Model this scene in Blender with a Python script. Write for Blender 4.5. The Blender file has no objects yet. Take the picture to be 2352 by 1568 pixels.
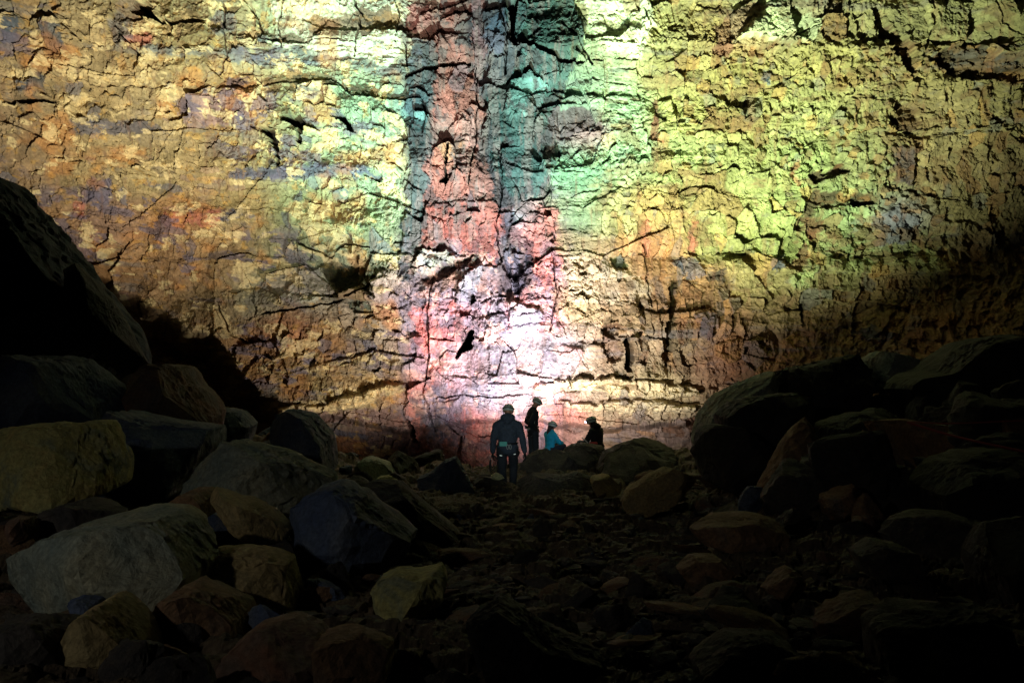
import bpy, bmesh, math, random
import numpy as np
from mathutils import Vector, Matrix, Euler
R = math.radians
sc = bpy.context.scene
col = sc.collection
rnd = random.Random(7)

# ------------------------------------------------------------------ camera, world, lamps, exposure
EYE = 1.6
cam_d = bpy.data.cameras.new('camera'); cam = bpy.data.objects.new('camera', cam_d); col.objects.link(cam)
cam.location = (0, 0, EYE); cam.rotation_euler = (R(90), 0, 0)
cam_d.lens = 35.33; cam_d.sensor_width = 36; cam_d.clip_start = 0.1; cam_d.clip_end = 400
sc.camera = cam
W = bpy.data.worlds.new("World"); sc.world = W; W.use_nodes = True
bg = W.node_tree.nodes['Background']
bg.inputs[0].default_value = (0.6, 0.8, 1.0, 1); bg.inputs[1].default_value = 0.0014   # inside a cave: almost no skylight
sc.view_settings.view_transform = 'Standard'; sc.view_settings.look = 'None'
sc.view_settings.exposure = 0.0; sc.view_settings.gamma = 1.0
sc.cycles.use_denoising = True
sc.cycles.max_bounces = 4; sc.cycles.diffuse_bounces = 3

FD, CX, CY = 2308.0, 1176.0, 784.0            # photo measured on a 2352 x 1568 sheet
def at(x, y, Y):
    return Vector(((x - CX) / FD * Y, Y, EYE - (y - CY) / FD * Y))
def spot(name, loc, target, power, color, cone, blend=0.6, size=0.25):
    d = bpy.data.lights.new(name, 'SPOT'); d.energy = power; d.color = color
    d.spot_size = R(cone); d.spot_blend = blend; d.shadow_soft_size = size
    o = bpy.data.objects.new(name, d); col.objects.link(o); o.location = loc
    o.rotation_euler = (Vector(target) - Vector(loc)).to_track_quat('-Z', 'Y').to_euler()
    return o
# floodlights that the cave is lit with: they stand on the floor behind the mounds, aimed up the wall; the last one is an added fill
spot('flood_lamp', (0.5, 29.9, -2.2), at(1165, 740, 35), 7300, (0.98, 0.91, 1.0), 76, 1.0, 0.12)
spot('flood_lamp', (1.5, 29.6, -2.0), at(1330, 720, 35), 4600, (1.0, 0.94, 0.90), 112, 1.0, 0.12)
spot('flood_lamp', (-1.8, 29.8, -2.2), at(840, 720, 34), 2500, (1.0, 0.96, 0.84), 92, 1.0, 0.12)
spot('flood_lamp', (-0.15, 28.2, -2.2), at(1020, 150, 32), 23000, (0.60, 1.0, 0.82), 76, 1.0, 0.10)
spot('flood_lamp', (-4.7, 21.0, -0.23), at(390, 80, 30), 14500, (1.0, 0.97, 0.76), 78, 1.0, 0.15)
spot('flood_lamp', (3.2, 26.6, -0.85), at(1680, 360, 31), 20000, (0.90, 1.0, 0.66), 80, 1.0, 0.12)
spot('flood_lamp', (-6.5, 0.5, 3.8), at(370, 1290, 8), 215, (1.0, 0.98, 0.93), 66, 1.0, 0.12)  # added fill, unseen and high beside the camera, brightening the left boulders
spot('people_fill', (0.25, -0.3, 1.75), at(1225, 985, 22), 3000, (0.85, 1.0, 0.94), 8.5, 1.0, 0.04)     # added unseen beam by the camera, brightening the people's backs and helmets

# ------------------------------------------------------------------ helpers
def lin(c):
    c = np.asarray(c, float) / 255.0
    return np.where(c <= 0.04045, c / 12.92, ((c + 0.055) / 1.055) ** 2.4)
def tag(o, label=None, cat=None, group=None, kind=None):
    if label: o['label'] = label
    if cat: o['category'] = cat
    if group: o['group'] = group
    if kind: o['kind'] = kind
    return o
def link(name, me, parent=None, mats=()):
    o = bpy.data.objects.new(name, me); col.objects.link(o)
    for m in mats: me.materials.append(m)
    if parent: o.parent = parent
    return o
def np_mesh(name, co, faces, smooth=False, colors=None):
    me = bpy.data.meshes.new(name)
    n, k = faces.shape
    me.vertices.add(len(co)); me.vertices.foreach_set('co', np.ascontiguousarray(co, np.float32).ravel())
    me.loops.add(n * k); me.loops.foreach_set('vertex_index', np.ascontiguousarray(faces, np.int32).ravel())
    me.polygons.add(n); me.polygons.foreach_set('loop_start', np.arange(0, n * k, k, dtype=np.int32))
    me.polygons.foreach_set('use_smooth', np.full(n, smooth, bool))
    me.update(calc_edges=True)
    if colors is not None:
        a = me.color_attributes.new('rock', 'FLOAT_COLOR', 'POINT')
        a.data.foreach_set('color', np.ascontiguousarray(np.concatenate([colors, np.ones((len(colors), 1))], 1), np.float32).ravel())
    return me
def grid_faces(nr, nc):
    i = np.arange(nr * nc, dtype=np.int32).reshape(nr, nc)
    return np.stack([i[:-1, :-1], i[1:, :-1], i[1:, 1:], i[:-1, 1:]], -1).reshape(-1, 4)

RT = np.random.RandomState(11).rand(16, 65536).astype(np.float32)
def hsh(i, j, k=0):
    n = (i.astype(np.int64) * 73856093) ^ (j.astype(np.int64) * 19349663) ^ np.int64(k * 83492791)
    n = (n ^ (n >> 13)) * 1274126177
    return ((n ^ (n >> 16)) & 65535).astype(np.int32)
def vnoise(x, y, seed=0):
    xi = np.floor(x).astype(np.int32); yi = np.floor(y).astype(np.int32)
    fx = x - xi; fy = y - yi; fx = fx * fx * (3 - 2 * fx); fy = fy * fy * (3 - 2 * fy)
    t = RT[seed % 16]
    a = t[hsh(xi, yi, seed)]; b = t[hsh(xi + 1, yi, seed)]; c = t[hsh(xi, yi + 1, seed)]; d = t[hsh(xi + 1, yi + 1, seed)]
    return ((a + (b - a) * fx) * (1 - fy) + (c + (d - c) * fx) * fy) * 2 - 1
def fbm(x, y, seed=0, oct=4, gain=0.5):
    s = 0; a = 1.0; n = 0
    for o in range(oct):
        s = s + a * vnoise(x * 2 ** o, y * 2 ** o, seed + o * 3); n += a; a *= gain
    return s / n
def vnoise3(p, seed=0):
    q = np.floor(p).astype(np.int64); f = p - q; f = f * f * (3 - 2 * f); t = RT[seed % 16]; out = 0
    for dx in (0, 1):
        for dy in (0, 1):
            for dz in (0, 1):
                w = (f[:, 0] if dx else 1 - f[:, 0]) * (f[:, 1] if dy else 1 - f[:, 1]) * (f[:, 2] if dz else 1 - f[:, 2])
                out = out + w * t[hsh(q[:, 0] + dx, q[:, 1] + dy + 57 * (q[:, 2] + dz), seed)]
    return out * 2 - 1
def fbm3(p, seed=0, oct=4, gain=0.5):
    s = 0; a = 1.0; n = 0
    for o in range(oct):
        s = s + a * vnoise3(p * 2 ** o, seed + o); n += a; a *= gain
    return s / n
def voronoi(x, y, sx, sy, seed, jit=0.85, jy=0.85):
    """cells about sx by sy: centre (x, y), hash id, offset inside the cell, distance to the border"""
    gx = x / sx; gy = y / sy; ix = np.floor(gx).astype(np.int32); iy = np.floor(gy).astype(np.int32)
    f1 = np.full(x.shape, 9e9, np.float32); f2 = f1.copy()
    bx = np.zeros_like(f1); by = np.zeros_like(f1); bid = np.zeros(x.shape, np.int32)
    for dj in (-1, 0, 1):
        for di in (-1, 0, 1):
            ci = ix + di; cj = iy + dj; h = hsh(ci, cj, seed)
            px = ci + 0.5 + (RT[0][h] - 0.5) * jit + 0.5 * (cj & 1); py = cj + 0.5 + (RT[1][h] - 0.5) * jy
            d = (gx - px) ** 2 + (gy - py) ** 2
            m = d < f1
            f2 = np.where(m, f1, np.minimum(f2, d)); f1 = np.where(m, d, f1)
            bx = np.where(m, px, bx); by = np.where(m, py, by); bid = np.where(m, h, bid)
    return bx * sx, by * sy, bid, gx - bx, gy - by, np.sqrt(f2) - np.sqrt(f1)
def poly_mask(x, y, poly):
    inside = np.zeros(x.shape, bool); n = len(poly)
    for i in range(n):
        x1, y1 = poly[i]; x2, y2 = poly[(i + 1) % n]
        if y1 == y2: continue
        inside ^= ((y1 > y) != (y2 > y)) & (x < (x2 - x1) * (y - y1) / (y2 - y1) + x1)
    return inside
def sstep(a, b, x):
    t = np.clip((x - a) / (b - a), 0, 1); return t * t * (3 - 2 * t)

# ------------------------------------------------------------------ materials
def new_mat(name):
    m = bpy.data.materials.new(name); m.use_nodes = True
    nt = m.node_tree; return m, nt, nt.nodes['Principled BSDF']
def N(nt, t, **kw):
    n = nt.nodes.new(t)
    for k, v in kw.items():
        if k in n.inputs.keys(): n.inputs[k].default_value = v
        else: setattr(n, k, v)
    return n
def simple(name, rgb, rough=0.7, metal=0.0, noise=0.25, scale=40):
    m, nt, b = new_mat(name)
    tc = N(nt, 'ShaderNodeTexCoord'); no = N(nt, 'ShaderNodeTexNoise', Scale=scale, Detail=5.0)
    nt.links.new(tc.outputs['Object'], no.inputs['Vector'])
    r = N(nt, 'ShaderNodeValToRGB'); c = lin(rgb)
    r.color_ramp.elements[0].position = 0.3; r.color_ramp.elements[1].position = 0.7
    r.color_ramp.elements[0].color = (*(c * (1 - noise)), 1); r.color_ramp.elements[1].color = (*(c * (1 + noise)), 1)
    nt.links.new(no.outputs['Fac'], r.inputs[0]); nt.links.new(r.outputs[0], b.inputs['Base Color'])
    b.inputs['Roughness'].default_value = rough; b.inputs['Metallic'].default_value = metal
    bp = N(nt, 'ShaderNodeBump', Strength=0.25, Distance=0.01)
    nt.links.new(no.outputs['Fac'], bp.inputs['Height']); nt.links.new(bp.outputs[0], b.inputs['Normal'])
    return m
def rock_mat(name, stops, scale=1.6, bump=0.5, rough=0.85):
    """rock whose mineral colour changes in patches, with fine grain"""
    m, nt, b = new_mat(name)
    tc = N(nt, 'ShaderNodeTexCoord')
    big = N(nt, 'ShaderNodeTexNoise', Scale=scale, Detail=6.0, Roughness=0.62, Distortion=0.6)
    nt.links.new(tc.outputs['Object'], big.inputs['Vector'])
    r = N(nt, 'ShaderNodeValToRGB'); e = r.color_ramp.elements
    while len(e) < len(stops): e.new(0.5)
    for i, c in enumerate(stops):
        e[i].position = 0.32 + 0.36 * i / max(1, len(stops) - 1); e[i].color = (*lin(c), 1)
    nt.links.new(big.outputs['Fac'], r.inputs[0])
    fine = N(nt, 'ShaderNodeTexNoise', Scale=26.0, Detail=8.0, Roughness=0.7)
    nt.links.new(tc.outputs['Object'], fine.inputs['Vector'])
    mr = N(nt, 'ShaderNodeMapRange'); mr.inputs['From Min'].default_value = 0.3; mr.inputs['From Max'].default_value = 0.7
    mr.inputs['To Min'].default_value = 0.55; mr.inputs['To Max'].default_value = 1.45
    nt.links.new(fine.outputs['Fac'], mr.inputs['Value'])
    mx = N(nt, 'ShaderNodeVectorMath', operation='MULTIPLY')
    nt.links.new(r.outputs[0], mx.inputs[0]); nt.links.new(mr.outputs[0], mx.inputs[1])
    nt.links.new(mx.outputs[0], b.inputs['Base Color'])
    b.inputs['Roughness'].default_value = rough
    b.inputs['Specular IOR Level'].default_value = 0.3
    mus = N(nt, 'ShaderNodeTexNoise', Scale=7.0, Detail=10.0, Roughness=0.68, Distortion=0.4)
    nt.links.new(tc.outputs['Object'], mus.inputs['Vector'])
    bp = N(nt, 'ShaderNodeBump', Strength=min(1, bump * 1.7), Distance=0.06)
    nt.links.new(mus.outputs['Fac'], bp.inputs['Height']); nt.links.new(bp.outputs[0], b.inputs['Normal'])
    return m
M = dict(
    slate=rock_mat('blue_grey_rock', [(70, 84, 112), (84, 94, 112), (108, 112, 118)]),
    green=rock_mat('green_grey_rock', [(118, 130, 122), (142, 146, 128), (164, 158, 128)]),
    ochre=rock_mat('ochre_rock', [(146, 132, 94), (164, 142, 96), (122, 112, 92)]),
    lichen=rock_mat('yellow_stained_rock', [(112, 122, 108), (168, 160, 100), (172, 152, 94)], 2.6),
    brown=rock_mat('brown_rock', [(110, 84, 66), (134, 104, 74), (100, 92, 84)]),
    rust=rock_mat('rust_rock', [(128, 84, 60), (112, 90, 74), (92, 84, 78)]),
    dark=rock_mat('dark_basalt', [(50, 50, 50), (72, 66, 60), (86, 80, 68)]),
    night=rock_mat('blue_black_rock', [(40, 48, 60), (52, 60, 70), (44, 42, 44)]),
    black=rock_mat('black_basalt', [(40, 40, 40), (54, 50, 46), (66, 62, 54)]),
    pale=rock_mat('pale_rock', [(178, 176, 130), (200, 196, 150), (160, 150, 110)], 3.0),
)

# ------------------------------------------------------------------ the cave wall
def base_depth(u, v):
    Y = 35.6 - 5.2 * ((u - 1150) / 1500) ** 2 * 1.0
    Y = Y - 3.4 * sstep(700, -150, v)                        # leans over the chamber higher up
    Y = Y + 0.5 * fbm(u / 420, v / 300, 5, 3)
    # undercut, dark hollow at the lower left
    edge = np.interp(u, [-400, 0, 150, 330, 480, 560, 640, 760], [420, 470, 585, 690, 770, 850, 920, 1010])
    Y = Y + 7.5 * sstep(0, 80, v - edge + 14 * vnoise(u / 35, v / 35, 4)) * sstep(690, 560, u)
    # the base steps back under the lowest ledge
    e2 = np.interp(u, [600, 760, 950, 1150, 1400, 1650], [955, 950, 985, 960, 975, 960])
    Y = Y + 0.8 * sstep(0, 14, v - e2 + 8 * vnoise(u / 40, v * 0, 3)) * sstep(1750, 1600, u)
    # right lower flank comes forward
    Y = Y - 3.0 * sstep(1500, 2300, u) * sstep(500, 900, v)
    return Y
PTS = """0 0 150 130 90|150 150 180 150 95|300 120 190 155 95|450 100 185 155 90|550 60 190 165 110|650 60 205 222 170|750 80 220 232 180|850 80 218 222 172|930 60 190 180 155
30 250 150 120 80|200 250 190 155 90|330 260 200 170 112|430 250 205 168 105|560 240 192 130 58|680 250 165 165 115|780 240 150 185 145|860 260 140 165 130
50 400 150 115 75|200 400 170 140 85|350 400 180 152 92|500 380 185 152 90|620 360 165 148 95|740 380 165 185 140|850 400 160 180 140
100 520 155 110 62|250 500 135 98 75|400 500 165 115 58|560 480 178 148 82|700 480 165 170 110|820 500 170 190 130|900 500 150 160 120
250 620 145 100 52|400 620 150 108 64|520 600 140 105 58|640 620 150 145 100|740 600 165 172 130|860 580 172 175 132
480 700 130 100 55|600 690 150 140 105|720 680 172 155 130|650 760 172 108 58|750 800 172 120 62|850 760 162 140 112|870 830 190 160 130
600 840 150 105 58|700 880 192 158 90|840 880 212 168 100|650 930 150 118 80|800 930 200 168 110|700 1000 110 80 72|850 1000 125 95 90
980 60 150 88 82|1050 60 120 78 72|1130 60 62 72 88|1230 60 80 130 120|1330 60 190 205 150|1400 80 192 215 160
970 250 50 75 80|1040 200 105 78 52|1080 250 155 105 75|1040 350 140 84 65|1140 350 60 80 85|1200 230 75 140 135|1200 350 80 110 110|1300 250 120 150 125|1350 300 95 72 76|1420 250 180 225 170|1450 350 170 215 160|1330 400 110 160 120
1050 500 175 80 75|1100 550 120 70 64|1230 520 175 88 80|1180 500 80 85 100|1330 500 140 170 120|1430 500 190 190 110
1000 600 170 160 145|1060 620 115 75 60|1150 600 115 105 118|1260 600 205 105 92
980 700 145 130 142|1040 720 225 122 108|1130 720 160 142 160|1220 700 195 122 122
1320 580 190 180 120|1400 620 210 178 115|1500 600 200 145 85|1330 700 220 190 125|1450 720 215 178 115|1550 700 170 125 68|1400 790 230 192 145|1500 790 210 178 128|1560 790 110 92 58
1000 820 242 160 160|1060 850 235 185 200|1180 820 218 205 222|1280 820 235 210 220|1000 900 232 130 112|1100 900 180 172 192|1200 900 220 195 202|1350 890 220 195 165|1500 890 200 176 115
960 1000 200 130 112|1050 980 215 112 100|1100 1020 218 104 94|1200 990 215 142 142|1300 950 228 142 124|1400 950 200 165 125|1450 1000 140 118 98
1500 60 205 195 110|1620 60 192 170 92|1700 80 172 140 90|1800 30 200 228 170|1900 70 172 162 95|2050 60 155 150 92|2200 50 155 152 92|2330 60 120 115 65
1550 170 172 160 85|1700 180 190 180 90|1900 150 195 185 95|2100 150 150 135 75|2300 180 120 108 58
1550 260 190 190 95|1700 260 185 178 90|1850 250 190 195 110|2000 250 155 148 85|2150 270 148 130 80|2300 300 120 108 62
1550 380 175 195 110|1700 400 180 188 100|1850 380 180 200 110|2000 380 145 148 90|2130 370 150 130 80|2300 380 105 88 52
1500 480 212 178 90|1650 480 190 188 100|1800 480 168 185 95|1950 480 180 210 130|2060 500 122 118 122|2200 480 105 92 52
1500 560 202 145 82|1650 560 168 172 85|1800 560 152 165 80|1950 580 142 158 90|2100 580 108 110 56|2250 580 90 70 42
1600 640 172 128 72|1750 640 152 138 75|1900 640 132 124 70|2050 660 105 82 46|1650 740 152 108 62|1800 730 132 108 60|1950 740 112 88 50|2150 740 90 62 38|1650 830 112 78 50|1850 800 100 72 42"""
PTS = np.array([[float(t) for t in s.split()] for l in PTS.split('\n') for s in l.split('|')])  # wall colours still hold lamp tints and part of the light's brightness
# patches of other minerals and of fractured faces, some with lamp tint in the colour: colour, outline; optional third number is a relief in metres (towards the chamber > 0)
PATCH = [
 ((62, 78, 96), [(92,38),(128,40),(165,122),(150,128),(105,112)], .1), ((70,84,100), [(0,45),(35,50),(35,92),(0,95)], 0), ((66,78,92), [(70,165),(105,168),(102,200),(68,198)], 0),
 ((58,70,84), [(545,92),(582,92),(584,116),(552,118)], .1), ((58,72,88), [(597,78),(628,88),(624,112),(598,108)], .1), ((70,84,104),[(38,188),(80,185),(82,215),(44,214)],.05),
 ((96,108,128), [(414,235),(436,246),(430,256),(416,246)], .08), ((38,44,58),[(62,112),(100,108),(155,128),(120,128)],-.1),
 ((112,118,112), [(560,130),(640,118),(780,118),(930,150),(940,190),(880,178),(760,150),(620,152)], .05),
 ((206,208,180), [(625,0),(940,0),(930,95),(900,150),(820,135),(640,112)], .08), ((222,228,185),[(1310,0),(1480,0),(1500,60),(1470,140),(1380,120)],.06),  # pale top blocks, the mint lamp glow painted into their colour
 ((120,120,112), [(320,108),(560,118),(560,140),(330,125)], .03), ((104,98,104),[(160,275),(330,275),(390,305),(260,310),(150,300)],0),
 ((92,84,104),[(200,400),(262,415),(255,470),(205,468)],0), ((84,86,110),[(540,395),(790,375),(890,400),(700,410),(540,412)],0), ((90,88,104),[(455,480),(560,478),(600,500),(470,508)],0),
 ((176,104,52), [(500,205),(560,205),(590,225),(586,272),(505,268)], .12), ((190,92,60),[(168,470),(198,475),(196,500),(170,498)],.05),((176,84,50),[(380,490),(520,480),(500,520),(390,524)],0),
 ((190,98,64),[(300,80),(345,78),(350,110),(305,112)],0),((150,120,118),[(420,220),(520,215),(528,290),(440,300),(410,260)],.1),
 # dark dyke bands down the middle, some lamp tint painted into their teal
 ((64, 80, 92), [(940,100),(1012,100),(1006,200),(996,300),(990,420),(975,560),(958,640),(920,650),(926,560),(934,400),(936,280)], .12),
 ((150, 70, 60), [(1000,0),(1110,0),(1115,140),(1110,350),(1180,480),(1160,600),(1100,620),(975,590),(975,440),(992,280),(1003,120)], -.15),
 ((182, 98, 92), [(940,0),(985,10),(985,60),(950,90),(938,60)], .05), ((170,84,72),[(1000,20),(1040,30),(1045,110),(1010,120)],.1),((64,72,84),[(1045,60),(1078,50),(1078,110),(1050,118)],.1),
 ((46, 54, 68), [(1105,0),(1185,0),(1180,130),(1170,380),(1185,520),(1235,560),(1230,660),(1150,700),(1145,560),(1128,420),(1100,330),(1108,160)], 0),
 ((60, 92, 92), [(1180,0),(1300,0),(1345,60),(1330,130),(1290,200),(1275,340),(1250,440),(1190,470),(1135,400),(1112,330),(1108,250),(1120,120)], .15),
 ((104, 142, 138), [(1170,190),(1215,178),(1255,200),(1245,240),(1215,275),(1180,285),(1155,250)], .28),
 ((78, 106, 108), [(1190,115),(1265,125),(1282,165),(1265,195),(1200,190),(1185,150)], .35), ((84,94,120),[(1105,35),(1160,28),(1160,110),(1120,130),(1100,90)],.25),
 ((104,140,142), [(948,262),(990,265),(990,282),(950,280)], .3), ((60,86,92),[(945,282),(990,282),(988,340),(946,338)],.18),
 ((90,74,80), [(1270,255),(1350,240),(1385,262),(1375,300),(1290,320),(1262,300)], -.1), ((48,72,72),[(1225,300),(1275,310),(1285,350),(1240,370),(1215,340)],-.2),
 ((150,60,48), [(975,465),(1135,460),(1160,540),(1100,640),(985,560)], .1), ((186,108,96),[(1040,260),(1080,258),(1080,330),(1045,330)],.05),((172,108,60),[(995,330),(1060,325),(1075,350),(1020,370)],.05),
 ((200,100,86), [(1235,470),(1275,480),(1278,660),(1240,665),(1228,580)], .1), ((60, 60, 76), [(1150,640),(1210,560),(1225,620),(1215,650),(1180,700)], -.1),
 ((64,60,76),[(1160,600),(1205,598),(1215,632),(1190,640),(1165,625)],-.35),((150,152,165),[(1055,650),(1110,610),(1120,625),(1085,690),(1050,700)],.25),
 ((172, 168, 152), [(948,598),(985,574),(1035,578),(1045,600),(1000,622),(960,630)], .3), ((86, 52, 42), [(975,640),(1010,610),(1060,598),(1095,585),(1080,605),(1040,630),(985,655)], -.5),
 ((158,140,146),[(1115,660),(1150,670),(1145,850),(1120,900),(1110,800)],.0), ((205,92,80),[(958,700),(1050,690),(1070,760),(1010,850),(950,850),(945,780)],.0),((220,128,124),[(1120,700),(1250,690),(1300,740),(1260,770),(1170,760)],.05),
 ((70, 84, 60), [(765,660),(785,615),(830,605),(850,640),(855,680),(820,665),(790,680)], -.35), ((192,170,150),[(855,650),(905,610),(925,640),(890,680),(865,690)],.2),((188,184,160),[(690,625),(760,605),(770,680),(700,700),(650,690)],.12),
 ((78,92,70),[(805,690),(840,675),(855,715),(820,715)],-.2),((92,98,104),[(780,545),(822,545),(815,570),(785,568)],-.1),
 ((58,52,40), [(1370,750),(1415,745),(1418,775),(1385,770)], -.6), ((60,46,34), [(1432,770),(1444,772),(1448,848),(1436,850)], -.7), ((150,118,100),[(1382,770),(1418,775),(1425,830),(1392,830)],-.3),
 ((74,84,48),[(1320,600),(1352,585),(1352,632),(1335,625)],-.2),((84,96,56),[(1405,588),(1440,585),(1440,612),(1412,616)],-.2),((66,62,34),[(1540,640),(1556,640),(1552,720),(1530,840),(1520,820),(1532,740)],-.4),
 ((60,58,36),[(1456,662),(1478,680),(1482,720),(1468,715)],-.2),((86,78,84),[(1590,760),(1600,720),(1630,715),(1640,750),(1610,780)],.2),((84,84,96),[(1550,600),(1600,590),(1622,630),(1580,640)],.1),
 ((66,64,58),[(1620,625),(1660,618),(1650,650),(1625,650)],0),
 ((226,208,156), [(1240,880),(1400,866),(1600,886),(1612,904),(1500,914),(1350,900),(1240,893)], .45), ((214,196,150), [(1290,926),(1440,918),(1590,932),(1590,948),(1430,944),(1300,938)], .35),
 ((222,190,130), [(640,935),(760,925),(900,885),(935,880),(930,900),(780,945),(650,950)], .4), ((196,180,140),[(1300,590),(1340,585),(1480,640),(1500,700),(1420,700),(1310,690)],.05),
 ((140,136,148),[(1130,700),(1165,690),(1170,800),(1185,860),(1140,900),(1120,800)],.1),((196,190,206),[(1170,690),(1250,720),(1230,760),(1180,760)],.2),((232,140,124),[(1290,790),(1340,800),(1330,830),(1280,825)],.1),
 # right side
 ((190,205,160),[(1690,95),(1740,30),(1760,0),(1890,0),(1880,60),(1850,100),(1790,110),(1740,90)],.35),((140,92,64),[(1640,60),(1680,20),(1720,0),(1750,5),(1700,70),(1660,130),(1640,120)],-.1),((70,96,122),[(1742,165),(1770,170),(1765,195),(1738,190)],.08),
 ((96,52,34),[(2010,20),(2060,80),(2110,160),(2090,170),(2020,70),(1995,30)],-.5),((60,42,28),[(2130,130),(2230,90),(2260,120),(2352,140),(2352,190),(2200,180)],-.3),
 ((70,44,26),[(2050,235),(2110,240),(2120,300),(2060,300)],-.3),((150,88,44),[(1825,370),(1838,375),(1835,430),(1822,425)],-.1),((74,50,34),[(1860,400),(1930,380),(1960,395),(1920,410),(1870,420)],-.4),
 ((66,42,28),[(1830,530),(1860,440),(1960,445),(2010,460),(1880,480)],-.2),((84,70,76),[(2050,340),(2110,345),(2100,430),(2060,420)],.1),((110,112,124),[(2000,500),(2060,480),(2110,510),(2080,560),(2010,560)],.1),
 ((128,76,46),[(1790,610),(1830,590),(1848,545),(1852,590),(1830,630)],-.2),((70,80,110),[(1760,600),(1800,585),(1790,620),(1765,625)],.1),((150,165,105),[(1800,640),(1870,620),(1860,650),(1820,660)],.1),
 ((124,64,42),[(1500,220),(1512,230),(1510,330),(1495,320)],-.1),((186,96,60),[(1585,500),(1600,505),(1600,580),(1580,570)],0),((190,110,60),[(1478,500),(1495,505),(1500,600),(1480,590)],0),
 ((50,64,96),[(1950,770),(2010,740),(2060,760),(2030,790)],.1),((120,74,44),[(2070,800),(2100,730),(2130,730),(2100,810)],.1),((104,56,38),[(1850,500),(1890,505),(1880,550),(1855,545)],-.1),
 # layered skirt along the foot
 ((150,110,98),[(620,950),(930,935),(940,960),(760,975),(620,965)],0),((96,74,72),[(700,1000),(940,975),(950,1100),(740,1100)],0),((216,120,104),[(940,860),(985,900),(990,960),(960,1010),(935,960)],.08),
 ((142,140,162),[(975,900),(1030,880),(1040,1000),(1010,1080),(985,1010)],0),((198,112,92),[(1030,1000),(1150,960),(1210,970),(1150,1090),(1030,1080)],.04),((126,104,92),[(1360,985),(1600,960),(1620,1030),(1420,1030)],0),
]
HOLES = [  # dark openings that run back into the rock: outline, depth
 ([(1046,823),(1052,805),(1062,790),(1070,772),(1074,762),(1082,756),(1090,760),(1086,770),(1090,778),(1082,785),(1085,800),(1076,806),(1064,808),(1058,816),(1050,824)], 2.6),
 ([(0,232),(40,225),(90,226),(140,233),(100,238),(60,238),(0,236)], 2.0), ([(375,250),(381,243),(388,252),(380,261)], 1.5),
 ([(305,0),(345,0),(348,25),(358,38),(400,48),(440,38),(452,45),(475,50),(455,56),(430,54),(400,58),(370,52),(340,42),(312,35),(298,22)], 1.6),
 ([(935,962),(942,968),(955,990),(958,1020),(948,1010),(940,985)], 1.5), ([(1160,0),(1190,0),(1188,40),(1180,80),(1190,120),(1175,110),(1172,60)], 1.0),
 ([(1195,95),(1240,110),(1290,130),(1345,145),(1340,152),(1280,140),(1230,122),(1195,108)], 1.2), ([(930,172),(975,152),(1030,142),(1080,138),(1080,146),(1030,152),(975,165),(935,180)], .9),
 ([(600,290),(632,300),(640,330),(645,380),(640,382),(632,345),(618,315),(595,300)], .9), ([(640,268),(690,262),(700,282),(690,330),(682,325),(684,290),(645,280)], .9), ([(760,270),(790,262),(812,300),(806,305),(785,280)], .8),
 ([(2000,20),(2020,15),(2040,70),(2065,110),(2100,150),(2095,175),(2060,125),(2030,85)], 1.1), ([(1950,465),(2005,460),(2010,470),(1960,478)], .8), ([(1010,415),(1018,400),(1024,330),(1030,330),(1024,420)], .5),
 ([(1840,700),(1848,690),(1850,745),(1842,750)], .6), ([(1436,776),(1444,776),(1447,845),(1438,846)], 1.0),([(1075,690),(1085,672),(1095,690),(1080,700)], .5),
]
CRACKS = [([(812,0),(830,30),(822,90),(815,130)],1.6,.35), ([(905,0),(918,40),(912,100)],1.2,.3), ([(510,0),(515,70),(520,130),(505,170)],2,.45), ([(560,0),(585,30),(600,70),(590,100)],2,.4),
 ([(655,0),(640,60),(650,110)],1.5,.3), ([(930,100),(935,150)],2,.5), ([(1090,150),(1096,230),(1090,330),(1075,420)],1.3,.3), ([(1150,30),(1165,90),(1160,170)],2,.5), ([(1290,60),(1330,100),(1360,150)],2,.5),
 ([(1480,20),(1495,60),(1530,90)],1.5,.35), ([(250,0),(262,60),(300,100),(320,130)],1.5,.35), ([(120,30),(150,60),(190,95)],1.5,.3), ([(500,700),(520,760),(560,790)],2,.4), ([(690,560),(760,590),(790,560),(850,570)],1.6,.3),
 ([(600,720),(700,705),(780,690),(850,655)],2,.4), ([(1480,560),(1485,640),(1500,700)],1.5,.3), ([(1270,590),(1278,680),(1265,760)],1.3,.3), ([(1150,330),(1152,430),(1140,520),(1150,600)],1.5,.35),
 ([(990,650),(980,720),(985,820),(975,900),(1000,990)],1.5,.25), ([(1000,915),(1060,905),(1120,912),(1200,905)],1.2,.25), ([(1100,1000),(1150,1010),(1130,1040)],1.2,.25), ([(1880,60),(1830,80),(1790,110)],1.3,.3), ([(2130,0),(2140,60),(2120,130)],2.5,.5), ([(2290,0),(2310,50),(2352,80)],2.5,.5)]
TYPES = ["MMMMLMLLLLMLLLLMLLLMLLLL", "MmMmMMTTTTMLLLTMmSSmSSmm", "MMmMLMMMmMMLLLTMmMmmMMCm", "MmTMLMSSSMMLLSmmSmSSSmmm", "mMmTTTTmmMMLLTSmMMmmSSmm", "MmMMCCCmMMCCMTCCCMMmSmmm",
         "LLMmMLLLLmmCSSCCMLMMmmmm", "LLmMMLLmmmMmTmSCCMMmMmmm", "MMMMMMMmmMLLLLLmMMMmMMmm", "TTTTTTTmmMLTTmmmMmMmmMmm", "FFFFFFFTTmLFFFTTmMMmmMmm", "FFFFFFFFFFLFFFFFMMMmmMmm"]
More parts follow.
